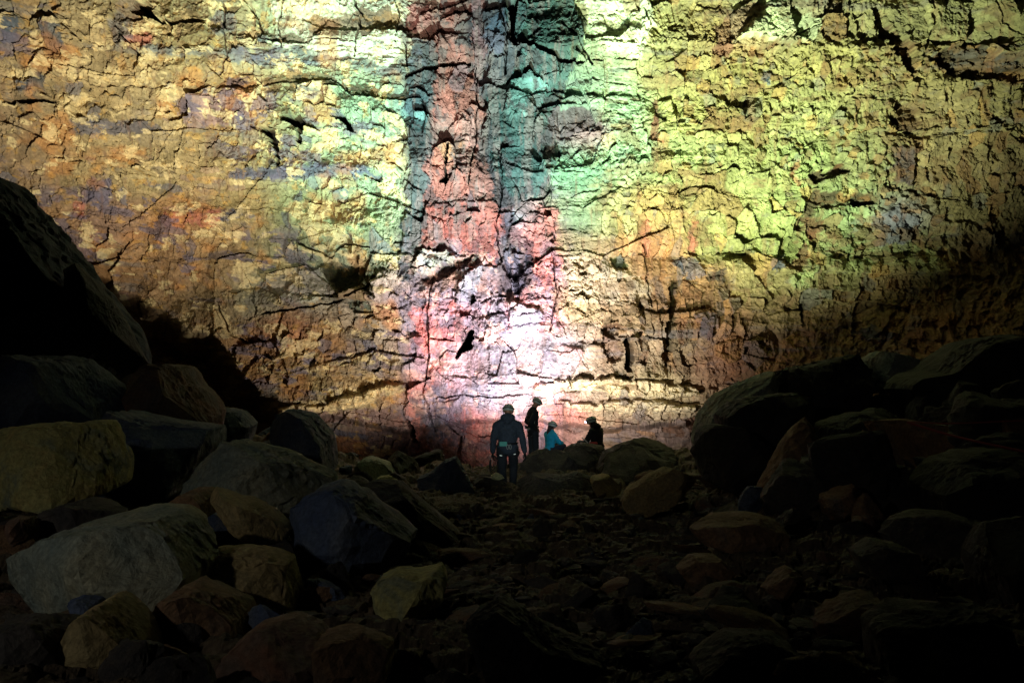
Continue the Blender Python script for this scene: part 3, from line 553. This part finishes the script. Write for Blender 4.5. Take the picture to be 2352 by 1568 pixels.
B([(1890,1440),(1930,1410),(1990,1385),(2020,1375),(2050,1400),(2010,1440),(1950,1470),(1900,1475)], 5.9, .25, M['rust'], 'reddish stone lying tilted in the right foreground rubble', 8, 4)
B([(2080,1500),(2140,1450),(2230,1430),(2330,1450),(2420,1500),(2420,1640),(2100,1640)], 4.8, .5, M['black'], 'wide black rock at the bottom right corner', 9)
B([(1620,1560),(1700,1500),(1790,1490),(1860,1530),(1880,1620),(1640,1630)], 4.7, .35, M['dark'], 'dark rock at the bottom edge right of the path', 10)
B([(2000,1290),(2040,1262),(2100,1270),(2120,1310),(2080,1345),(2020,1335)], 7.4, .4, M['dark'], 'mid sized dark rock in the right rubble below the low boulder', 9)
B([(1560,1310),(1600,1290),(1660,1292),(1690,1320),(1660,1345),(1590,1345)], 7.8, .3, M['brown'], 'small brown rock just below the flat table like rock', 9, 4)
B([(10,1240),(8,1200),(30,1190),(52,1196),(52,1240),(30,1255)], 7.8, .25, M['rust'], 'upright small reddish stone at the left edge above the largest boulder', 6, 4)
B([(60,1215),(90,1180),(150,1165),(210,1180),(260,1200),(240,1240),(120,1250)], 8.2, .5, M['dark'], 'dark flat rock beneath the dark blue block on the left', 9)

# ------------------------------------------------------------------ scattered rocks
variants = []
for i in range(14):
    d, F = ico(4); rs = np.random.RandomState(100 + i)
    p = d * np.array([1, rs.uniform(.55, 1), rs.uniform(.25, .7)]); p = chip(p, 200 + i, 16, .5, .85); p = roughen(p, i + 3, .6, .045)
    me = np_mesh('rock', p.astype(float), F); me.materials.append([M['dark'], M['brown'], M['black'], M['rust'], M['dark'], M['slate'], M['black']][i % 7]); variants.append(me)
def drop(x, y, s, name, label, cat, group, tilt=.5, sink=.25):
    o = bpy.data.objects.new(name, variants[rnd.randrange(14)]); col.objects.link(o)
    o.location = (x, y, float(ground_z(x, y)) + s * sink); o.scale = (s, s * rnd.uniform(.8, 1.1), s * rnd.uniform(.7, 1.2))
    o.rotation_euler = (rnd.uniform(-tilt, tilt), rnd.uniform(-tilt, tilt), rnd.uniform(0, 6.3)); return tag(o, label, cat, group)
n = 0
while n < 130:
    y = rnd.uniform(7, 29); x = rnd.uniform(-.55, .55) * y
    if -1.8 < x < 2.2 + .02 * y or (x > 0 and y > 23.5): continue
    side = 'left' if x < 0 else 'right'
    drop(x, y, rnd.uniform(.3, .95) * (1 if y > 11 else .55), 'boulder', f'dark boulder in the heap that banks up the {side} side of the path', 'boulder', f'dark boulders banked up on the {side} side of the path'); n += 1
n = 0
while n < 45:      # the right-hand pile, packed up to the wall
    y = rnd.uniform(11, 23); x = rnd.uniform(.24, .56) * y
    if x < 4.0: continue
    o = drop(x, y, rnd.uniform(.45, 1.0), 'boulder', 'black angular boulder in the jagged pile rising to the right', 'boulder', 'black boulders of the right pile', .9, .45); o.data = variants[(2, 6, 9, 13, 0, 4)[n % 6]]; n += 1
for i in range(45):
    y = 5 + 14 * rnd.random() ** 1.3; x = rnd.uniform(-.12, .26) * y
    o = drop(x, y, rnd.uniform(.16, .42), 'flat_rock', 'flat broken piece of brown rock lying on the path', 'rock', 'flat broken rocks on the path', .35, .1); o.scale.z *= .35; o.data = variants[(1, 8, 3, 10)[i % 4]]
for i in range(230):
    y = 4.6 + 17 * rnd.random() ** 1.6; x = rnd.uniform(-.52, .52) * y
    drop(x, y, (.05 + .33 * rnd.random() ** 2.2) * (.7 if abs(x) < 1.2 else 1), 'rock', 'small angular dark stone strewn over the rubble path', 'rock', 'small stones strewn over the cave floor', .9, .2)
# gravel: countless little stones in one sheet
def gravel():
    d, F = ico(1); cos = []; fs = []; rs = np.random.RandomState(9); base = 0
    for i in range(3800):
        y = 4.2 + 18 * rs.rand() ** 1.5; x = rs.uniform(-.5, .5) * y; s = (.012 + .09 * rs.rand() ** 3) * (1 + y * .03)
        p = d * rs.uniform(.6, 1.2, d.shape[0])[:, None] * np.array([s * 1.4, s * rs.uniform(.4, 1), s * rs.uniform(.2, .5)]); a = rs.uniform(0, 6.3); c, s_ = math.cos(a), math.sin(a)
        p = np.stack([p[:, 0] * c - p[:, 1] * s_ + x, p[:, 0] * s_ + p[:, 1] * c + y, p[:, 2] + ground_z(x, y) + rs.uniform(-.01, .04)], 1)
        cos.append(p); fs.append(F + base); base += len(d)
    o = link('gravel', np_mesh('gravel', np.concatenate(cos), np.concatenate(fs)), None, [M['dark']]); tag(o, 'fine broken stone covering the path', 'gravel', None, 'stuff')
gravel()

# ------------------------------------------------------------------ ropes
def tube(name, pts, r, mat, parent=None, seg=6):
    cu = bpy.data.curves.new(name, 'CURVE'); cu.dimensions = '3D'; cu.bevel_depth = r; cu.bevel_resolution = 2; cu.use_fill_caps = True
    s = cu.splines.new('NURBS'); s.points.add(len(pts) - 1)
    for i, p in enumerate(pts): s.points[i].co = (*p, 1)
    s.use_endpoint_u = True; s.order_u = 3; s.resolution_u = 6
    o = bpy.data.objects.new(name + '_tmp', cu); col.objects.link(o)
    me = bpy.data.meshes.new_from_object(o.evaluated_get(bpy.context.evaluated_depsgraph_get())); bpy.data.objects.remove(o)
    me.materials.clear(); me.materials.append(mat)
    o = bpy.data.objects.new(name, me); col.objects.link(o)
    for p in me.polygons: p.use_smooth = True
    if parent: o.parent = parent
    return o
rope_m = simple('red_rope', (170, 74, 68), .7, 0, .2, 200)
cord_m = simple('pale_cord', (190, 175, 150), .8)
tag(tube('rope', [at(2084, 969, 10.4), at(2130, 984, 10.2), at(2200, 1004, 9.9), at(2280, 1022, 9.6), at(2380, 1042, 9.3)], .012, rope_m), 'red rope running down to the right edge from the rock corner', 'rope')
tag(tube('rope', [at(2084, 968, 10.45), at(2140, 972, 10.4), at(2210, 972, 10.3), at(2290, 968, 10.2), at(2390, 964, 10.1)], .008, rope_m), 'thinner red rope running almost level to the right edge', 'rope')
tag(tube('cord', [at(1064, 1083, 20.0), at(1085, 1090, 19.9), at(1105, 1093, 20.0), at(1128, 1096, 20.1)], .014, cord_m), 'light cord lying over the rocks beside the hooded person', 'cord')

# ------------------------------------------------------------------ people
def add_ball(bm, c, r, rot=None, seg=2):
    r = (r, r, r) if isinstance(r, (int, float)) else r
    mt = Matrix.Translation(c) @ (rot.to_4x4() if rot else Matrix()) @ Matrix.Diagonal((*r, 1))
    bmesh.ops.create_icosphere(bm, subdivisions=seg, radius=1, matrix=mt)
def add_limb(bm, pts):
    """tapered capsules through [(point, radius), ...]"""
    for (p, r) in pts: add_ball(bm, p, r)
    for (a, ra), (b, rb) in zip(pts, pts[1:]):
        a = Vector(a); b = Vector(b); d = b - a
        if d.length < 1e-5: continue
        mt = Matrix.Translation((a + b) / 2) @ d.to_track_quat('Z', 'Y').to_matrix().to_4x4()
        bmesh.ops.create_cone(bm, cap_ends=True, segments=14, radius1=ra, radius2=rb, depth=d.length, matrix=mt)
def fuse(name, bm, mat, parent, voxel=.012, smooth=4, wrinkle=0, seed=0):
    me = bpy.data.meshes.new(name); bm.to_mesh(me); bm.free()
    o = bpy.data.objects.new(name + '_tmp', me); col.objects.link(o)
    md = o.modifiers.new('r', 'REMESH'); md.mode = 'VOXEL'; md.voxel_size = voxel
    ms = o.modifiers.new('s', 'SMOOTH'); ms.factor = .6; ms.iterations = smooth
    m2 = bpy.data.meshes.new_from_object(o.evaluated_get(bpy.context.evaluated_depsgraph_get())); bpy.data.objects.remove(o)
    if wrinkle:
        n = len(m2.vertices); co = np.empty(n * 3, np.float32); m2.vertices.foreach_get('co', co); co = co.reshape(-1, 3)
        no = np.empty(n * 3, np.float32); m2.vertices.foreach_get('normal', no); no = no.reshape(-1, 3)
        a = fbm3(co.astype(float) * np.array([9, 9, 15]) + seed, 3, 3)
        co = co + no * (wrinkle * (1 - 2.2 * np.abs(a)))[:, None]; m2.vertices.foreach_set('co', co.astype(np.float32).ravel())
    for p in m2.polygons: p.use_smooth = True
    m2.name = name; m2.materials.clear(); m2.materials.append(mat)
    o = bpy.data.objects.new(name, m2); col.objects.link(o); o.parent = parent
    return o
skin = simple('skin', (176, 128, 104), .55)
hair_m = simple('dark_hair', (38, 28, 22), .6)
helmet_w = simple('grey_green_helmet', (186, 198, 188), .35, 0, .1, 12)
strap_m = simple('dark_strap', (26, 28, 36), .6)
metal_m = simple('dull_metal', (170, 172, 170), .35, .9)
boot_m = simple('boot_leather', (34, 30, 28), .6)
glove_m = simple('dark_glove', (26, 27, 30), .7)
trous = simple('charcoal_trousers', (34, 40, 50), .85)
def hand(bm, wr, d, pn, k=1.0, curl=.55):
    """palm and five fingers from wrist WR along D; PN is the way the palm faces"""
    d = Vector(d).normalized(); pn = Vector(pn); pn = (pn - d * pn.dot(d)).normalized(); s = d.cross(pn).normalized()
    rot = Matrix((s, d, pn)).transposed(); wr = Vector(wr)
    add_limb(bm, [(wr - d * .02, .024 * k), (wr + d * .02, .026 * k)])
    add_ball(bm, wr + d * .055 * k, (.041 * k, .052 * k, .016 * k), rot)
    for i, (o, L) in enumerate(((-.031, .068), (-.010, .078), (.011, .073), (.031, .056))):
        p = wr + (d * .095 + s * o) * k; q = [(p - d * .02, .0105 * k)]; dd = d.copy(); c = 0
        for j, f in enumerate((.45, .32, .23)):
            c += curl * (.6 + .25 * j); dd = (d * math.cos(c) + pn * math.sin(c)); p = p + dd * L * f * 1.15 * k; q.append((p.copy(), (.0098 - .0012 * j) * k))
        add_limb(bm, q)
    t = wr + (d * .03 - s * .034) * k; t2 = t + (d * .03 - s * .024 + pn * .012) * k; t3 = t2 + (d * .028 - s * .004 + pn * .014) * k
    add_limb(bm, [(t, .015 * k), (t2, .012 * k), (t3, .0095 * k)])
def person(loc, face, label, J, jacket, hood=True, lamp_on=False, hair=False, trousers=trous, gloves=None, seated=False, collar=None, bulk=1.0):
    """FACE: horizontal heading. J: joints in the person's own frame (x right, y forward, z up)"""
    root = bpy.data.objects.new('person', None); col.objects.link(root); root.location = loc; root.rotation_euler = (0, 0, face)
    tag(root, label, 'person')
    V = {k: Vector(v) for k, v in J.items()}
    hd = V['head']; nk = V['neck']; gz = Vector(J.get('gaze', (0, 1, -.1))).normalized()
    up = (hd - nk).normalized(); up = (up - gz * up.dot(gz) * .6).normalized(); sd = gz.cross(up).normalized(); up = sd.cross(gz).normalized()
    hr = Matrix((sd, gz, up)).transposed()
    bm = bmesh.new()
    # head with brow, nose, lips, chin, ears
    add_ball(bm, hd + up * .02, (.074, .092, .098), hr); add_ball(bm, hd - up * .05 + gz * .02, (.056, .066, .068), hr)
    add_limb(bm, [(hd + gz * .086 + up * .012, .008), (hd + gz * .108 - up * .022, .014)])
    add_ball(bm, hd + gz * .083 - up * .055, (.024, .009, .009), hr); add_ball(bm, hd + gz * .072 - up * .098, (.022, .016, .016), hr)
    add_ball(bm, hd + gz * .082 + up * .03, (.052, .012, .009), hr)
    for s in (-1, 1): add_ball(bm, hd + sd * .077 * s - up * .01 - gz * .005, (.010, .018, .030), hr)
    add_limb(bm, [(hd - up * .05 - gz * .015, .056), (nk, .060)])
    sh = (V['shL'] + V['shR']) / 2; hp = (V['hipL'] + V['hipR']) / 2; ax = (V['shR'] - V['shL']).normalized(); tu = (sh - hp).normalized(); tf = ax.cross(tu) * -1
    tr = Matrix((ax, ax.cross(tu), tu)).transposed()
    def torso(b, e):
        e = e * bulk
        add_ball(b, sh - tu * .10, (.165 + e, .105 + e, .17 + e), tr); add_ball(b, hp + tu * .20, (.135 + e, .095 + e, .17 + e), tr); add_ball(b, hp + tu * .02, (.15 + e, .11 + e, .12 + e), tr)
        eb = min(e, .032); add_limb(b, [(V['shL'] * .9 + V['shR'] * .1 - tu * .01, .056 + eb), (nk - tu * .03, .062 + eb), (V['shR'] * .9 + V['shL'] * .1 - tu * .01, .056 + eb)])
    torso(bm, 0)
    for s in 'LR':
        add_limb(bm, [(V['sh' + s], .056), (V['el' + s], .042), (V['wr' + s], .028)])
        hdir = V.get('hd' + s, V['wr' + s] - V['el' + s])
        if not gloves: hand(bm, V['wr' + s], hdir, V.get('pn' + s, Vector((1 if s == 'L' else -1, .2, 0))))
        add_limb(bm, [(V['hip' + s], .085), (V['kn' + s], .055), (V['an' + s], .042)])
    fuse('body', bm, skin, root, .009, 2)
    for s in (-1, 1):
        bm = bmesh.new(); add_ball(bm, hd + gz * .080 + sd * .031 * s + up * .006, (.011, .010, .010)); me = bpy.data.meshes.new('eye'); bm.to_mesh(me); bm.free(); link('eye', me, root, [strap_m])
    # jacket with sleeves
    bm = bmesh.new(); torso(bm, .030)
    add_ball(bm, hp + tu * .10, (.165, .125, .12), tr)
    for s in 'LR': add_limb(bm, [(V['sh' + s] - tu * .01, .078), (V['el' + s], .062), (V['wr' + s] - (V['wr' + s] - V['el' + s]).normalized() * .01, .046)])
    jk = fuse('jacket', bm, jacket, root, .013, 3, .009, 3)
    if hood:
        bm = bmesh.new(); bk = ax.cross(tu)
        if bk.dot(gz) > 0: bk = -bk
        add_ball(bm, nk + bk * .075 + up * .02, (.14, .085, .095), tr); add_limb(bm, [(nk + ax * -.09 + bk * .02 + tu * .03, .045), (nk + bk * .10 - tu * .05, .06), (nk + ax * .09 + bk * .02 + tu * .03, .045)])
        fuse('hood', bm, jacket, jk, .012, 3, .006, 5)
    if collar:
        bm = bmesh.new(); add_limb(bm, [(nk + up * -.01, .073), (nk + up * .035, .068)]); fuse('collar', bm, collar, jk, .01, 2)
    # trousers
    bm = bmesh.new(); add_ball(bm, hp, (.165, .125, .12), tr)
    for s in 'LR': add_limb(bm, [(V['hip' + s], .105), (V['kn' + s], .078), (V['an' + s], .062)])
    fuse('trousers', bm, trousers, root, .013, 3, .010, 8)
    for s in 'LR':
        bm = bmesh.new(); a = V['an' + s]; f = V.get('ft' + s, Vector((0, 1, 0))).normalized()
        add_limb(bm, [(a + Vector((0, 0, .06)), .056), (a, .054)]); add_limb(bm, [(a - f * .045 + Vector((0, 0, -.055)), .042), (a + f * .10 + Vector((0, 0, -.06)), .046), (a + f * .17 + Vector((0, 0, -.065)), .038)])
        fuse('boot', bm, boot_m, root, .010, 2)
        if gloves:
            bm = bmesh.new(); hand(bm, V['wr' + s], V.get('hd' + s, V['wr' + s] - V['el' + s]), V.get('pn' + s, Vector((1 if s == 'L' else -1, .2, 0))), 1.12); fuse('glove', bm, gloves, root, .005, 1)
    if hair:
        bm = bmesh.new(); add_ball(bm, hd - gz * .035 - up * .02, (.082, .075, .10), hr); add_limb(bm, [(hd - gz * .07 - up * .05, .06), (nk - gz * .08 - up * .03, .055), (nk - gz * .09 - up * .12, .03)]); fuse('hair', bm, hair_m, root, .01, 2, .006)
    # helmet shell, rim, strap band, lamp
    bm = bmesh.new(); c = hd + up * .038
    bmesh.ops.create_uvsphere(bm, u_segments=40, v_segments=24, radius=1)
    bmesh.ops.bisect_plane(bm, geom=bm.verts[:] + bm.edges[:] + bm.faces[:], plane_co=(0, 0, -.42), plane_no=(0, 0, 1), clear_inner=True)
    bmesh.ops.transform(bm, matrix=Matrix.Translation(c) @ hr.to_4x4() @ Matrix.Diagonal((.108, .130, .105, 1)), verts=bm.verts)
    r = bmesh.ops.solidify(bm, geom=bm.faces[:], thickness=.008)
    me = bpy.data.meshes.new('helmet'); bm.to_mesh(me); bm.free(); me.polygons.foreach_set('use_smooth', [True] * len(me.polygons)); hl = link('helmet', me, root, [helmet_w])
    def ring(name, rz, rx, ry, rad, mat, parent, tilt=0, n=32):
        pts = []
        for i in range(n + 1):
            a = 2 * math.pi * i / n; pts.append(c + hr @ Vector((rx * math.cos(a), ry * math.sin(a), rz + tilt * math.sin(a))))
        return tube(name, pts, rad, mat, parent)
    ring('rim', -.043, .099, .119, .007, helmet_w, hl); ring('headlamp_strap', .015, .110, .131, .010, strap_m, hl, .012)
    for sg in (-1, 0, 1):      # vent ridges over the crown
        pts = [c + hr @ Vector((.055 * sg, .128 * math.cos(t), .105 * math.sin(t) * math.sqrt(1 - (.055 * sg / .108) ** 2))) for t in np.linspace(.25, 2.9, 12)]
        tube('vent', pts, .006, strap_m, hl)
    bm = bmesh.new(); lp = c + gz * .140 + up * .022
    bmesh.ops.create_cone(bm, cap_ends=True, segments=18, radius1=.026, radius2=.022, depth=.035, matrix=Matrix.Translation(lp) @ gz.to_track_quat('Z', 'Y').to_matrix().to_4x4())
    me = bpy.data.meshes.new('headlamp'); bm.to_mesh(me); bm.free(); link('headlamp', me, hl, [strap_m])
    bm = bmesh.new(); add_ball(bm, lp + gz * .018, (.021, .021, .021), None, 3); me = bpy.data.meshes.new('lamp_lens'); bm.to_mesh(me); bm.free()
    ml, nt, b = new_mat('lamp_lens'); b.inputs['Base Color'].default_value = (.7, .7, .8, 1); b.inputs['Roughness'].default_value = .1
    if lamp_on: b.inputs['Emission Color'].default_value = (.62, .66, 1, 1); b.inputs['Emission Strength'].default_value = 60
    link('lamp_lens', me, hl, [ml])
    for s in (-1, 1):          # chin strap
        tube('chin_strap', [c + sd * .1 * s - up * .02, hd + sd * .085 * s - up * .06 + gz * .02, hd - up * .118 + gz * .045], .005, strap_m, hl)
    return root, V, hp, tu, ax, jk
def box(name, c, size, mat, parent, rot=None, bev=.006):
    bm = bmesh.new(); bmesh.ops.create_cube(bm, size=1, matrix=Matrix.Translation(c) @ (rot.to_4x4() if rot else Matrix()) @ Matrix.Diagonal((*size, 1)))
    bmesh.ops.bevel(bm, geom=bm.edges[:], offset=bev, segments=2, affect='EDGES', clamp_overlap=True)
    me = bpy.data.meshes.new(name); bm.to_mesh(me); bm.free(); return link(name, me, parent, [mat])
def harness(root, V, hp, pad, tu, padx=-.08):
    z = .10; pts = [hp + Vector((.172 * math.cos(a), .135 * math.sin(a), z)) for a in np.linspace(0, 2 * math.pi, 25)]
    hn = tube('harness', pts, .02, strap_m, root); hn.scale = (1, 1, 1)
    box('waist_pad', hp + Vector((padx, -.148, z)), (.14, .022, .085), pad, hn)
    for s in 'LR':
        h = V['hip' + s].lerp(V['kn' + s], .28); d = (V['kn' + s] - V['hip' + s]).normalized(); q = d.to_track_quat('Z', 'Y').to_matrix()
        tube('leg_loop', [h + q @ Vector((.112 * math.cos(a), .112 * math.sin(a), 0)) for a in np.linspace(0, 2 * math.pi, 17)], .014, strap_m, hn)
        box('buckle', h + Vector((-.02 if s == 'L' else .02, -.115, 0)), (.05, .014, .03), metal_m, hn)
    for x in (-.02, .03): 
        cpt = hp + Vector((padx + .1 + x, -.16, z - .055)); tube('gear_loop', [cpt + Vector((.018 * math.cos(a), 0, .045 * math.sin(a))) for a in np.linspace(0, 2 * math.pi, 13)], .005, metal_m, hn)
    return hn
teal = simple('teal_pad', (96, 186, 178), .7, 0, .12)
# 1: hooded figure, back to the viewer, walking away
jk1 = simple('slate_jacket', (58, 68, 84), .85, 0, .3, 30)
J1 = dict(head=(.01,.055,1.635), neck=(0,.0,1.50), gaze=(.12,1,-.35), shL=(-.195,0,1.38), elL=(-.262,-.02,1.12), wrL=(-.275,.03,.86), shR=(.195,0,1.38), elR=(.27,-.02,1.13), wrR=(.315,.03,.86),
          hipL=(-.10,0,.93), knL=(-.105,-.02,.50), anL=(-.075,-.10,.10), hipR=(.10,0,.93), knR=(.11,.24,.58), anR=(.10,.22,.20), ftL=(-.15,1,0), ftR=(.2,1,0))
p1 = at(1166, 1134, 21); r1, V, hp, tu, ax, jk = person(p1, 0, 'person in a dark hooded jacket and grey helmet walking towards the lit wall', J1, jk1, True, gloves=glove_m, bulk=1.6)
r1.scale = (1.13, 1.1, 1.09); r1.location.z -= .06
harness(r1, V, hp, teal, tu)
# a bundle of rope and metal held in the left hand
rb = bpy.data.objects.new('rope_coil', None); col.objects.link(rb); rb.location = p1 + Vector((-.32, .05, .78)); tag(rb, 'small dark rope coil with metal clips held in the hooded person\'s left hand', 'rope coil')
dk_rope = simple('dark_rope', (44, 42, 44), .8)
for k in range(4):
    a0 = rnd.uniform(-.5, .5); tube('loop', [Vector((( .035 + .02 * k) * math.cos(a) * 1.0 + .01 * k, .03 * math.sin(a + a0), -.10 - .03 * k + (.13 + .025 * k) * math.sin(a))) for a in np.linspace(0, 2 * math.pi, 17)], .009, dk_rope, rb)
tube('carabiner', [Vector((-.05 + .022 * math.cos(a), 0, -.02 + .05 * math.sin(a))) for a in np.linspace(0, 2 * math.pi, 15)], .006, metal_m, rb)
tube('carabiner', [Vector((-.02 + .02 * math.cos(a), .01, -.10 + .045 * math.sin(a))) for a in np.linspace(0, 2 * math.pi, 15)], .006, metal_m, rb)
# 2: standing, turned to the right, looking down
jk2 = simple('black_jacket', (24, 25, 32), .8, 0, .3, 30)
J2 = dict(head=(0,.10,1.63), neck=(0,.0,1.49), gaze=(0,1,-.62), shL=(-.18,.03,1.40), elL=(-.30,-.02,1.15), wrL=(-.20,.12,1.0), shR=(.18,-.02,1.40), elR=(.26,-.20,1.16), wrR=(.19,.0,.98),
          hipL=(-.09,0,.92), knL=(-.10,.03,.50), anL=(-.09,0,.10), hipR=(.09,0,.92), knR=(.11,.02,.50), anR=(.10,-.04,.10))
p2 = at(1224, 1072, 25.8); r2, V, hp, tu, ax, jk = person(p2, R(-62), 'person in a black jacket standing upright behind the mound and looking down', J2, jk2, False, bulk=1.35, collar=simple('pink_grey_collar', (150, 128, 122), .8))
h2 = harness(r2, V, hp, simple('grey_pad', (60, 66, 70)), tu)
pip = simple('reflective_piping', (190, 200, 196), .4)
tube('piping', [Vector((.20, -.09, 1.30)), Vector((.215, -.03, 1.30)), Vector((.215, -.07, 1.18)), Vector((.19, -.11, 1.02))], .007, pip, jk)
tube('piping', [Vector((.12, -.15, 1.0)), Vector((.0, -.165, .985))], .007, pip, jk)
# 3: seated in a cyan jacket
cyan = simple('cyan_jacket', (20, 170, 205), .75, 0, .12, 20)
J3 = dict(head=(.0,.07,.66), neck=(0,.03,.52), gaze=(.1,1,-.35), shL=(-.155,.0,.44), elL=(-.22,.10,.22), wrL=(-.12,.30,.16), shR=(.155,.0,.44), elR=(.22,.16,.20), wrR=(.10,.36,.17),
          hipL=(-.09,-.02,.0), knL=(-.12,.38,.10), anL=(-.11,.45,-.30), hipR=(.09,-.02,.0), knR=(.14,.38,.08), anR=(.13,.46,-.32))
p3 = at(1264, 1032, 28.5); person(p3, R(-50), 'person in a bright cyan jacket sitting with back turned below the standing one', J3, cyan, False, hair=True)
# 4: seated, turned left, headlamp on
J4 = dict(head=(.0,.12,.60), neck=(0,.05,.47), gaze=(.0,1,-.38), shL=(-.18,.0,.40), elL=(-.25,.10,.16), wrL=(-.14,.30,.08), shR=(.18,.0,.40), elR=(.26,.12,.14), wrR=(.12,.32,.06),
          hipL=(-.10,-.04,.0), knL=(-.14,.36,.08), anL=(-.12,.42,-.30), hipR=(.10,-.04,.0), knR=(.15,.36,.06), anR=(.13,.43,-.32))
p4 = at(1369, 1026, 26.6); r4, V, hp, tu, ax, jk = person(p4, R(52), 'person in black with a glowing headlamp sitting on the rocks and facing left', J4, jk2, True, lamp_on=True, hair=True, trousers=strap_m, bulk=1.5)
r4.scale = (1.12, 1.12, 1.08); bpy.context.view_layer.update()
hw = r4.matrix_world @ (V['head'] + Vector((0, .20, .05)))
spot('headlamp_beam', hw, p3 + Vector((.1, -.1, .35)), 14, (.7, .75, 1.0), 60, 1.0, .02)
red = simple('red_pouch', (200, 50, 66), .7)
pb = box('pouch', Vector((0, 0, 0)), (.22, .12, .07), red, None, None, .02); pb.location = p4 + Vector((-.10, -.36, .13)); tag(pb, 'small red pouch beside the person with the glowing headlamp', 'pouch')
st_ = tube('strap', [Vector((0, 0, 0)), Vector((.07, -.02, -.05)), Vector((.16, -.02, -.14))], .014, simple('pale_strap', (210, 206, 196), .5)); st_.location = p4 + Vector((-.40, -.33, .28)); tag(st_, 'short pale strap hanging by the hands of the person with the glowing headlamp', 'strap')
# rocks the seated two rest on
def seat_rock(x, y, z, s, label, seed):
    d, F = ico(4); p = chip(d * np.array([1.2, .9, .8]) * s, seed, 12, .7, .93); p = roughen(p, seed, s, .05)
    o = link('boulder', np_mesh('boulder', p, F), None, [M['dark']]); o.location = (x, y, z - p[:, 2].max()); tag(o, label, 'boulder')
seat_rock(p3.x, p3.y + .05, p3.z - .06, .95, 'dark rock that the person in the cyan jacket sits on', 31)
seat_rock(p4.x, p4.y + .05, p4.z - .06, .9, 'dark rock under the person with the glowing headlamp', 35)
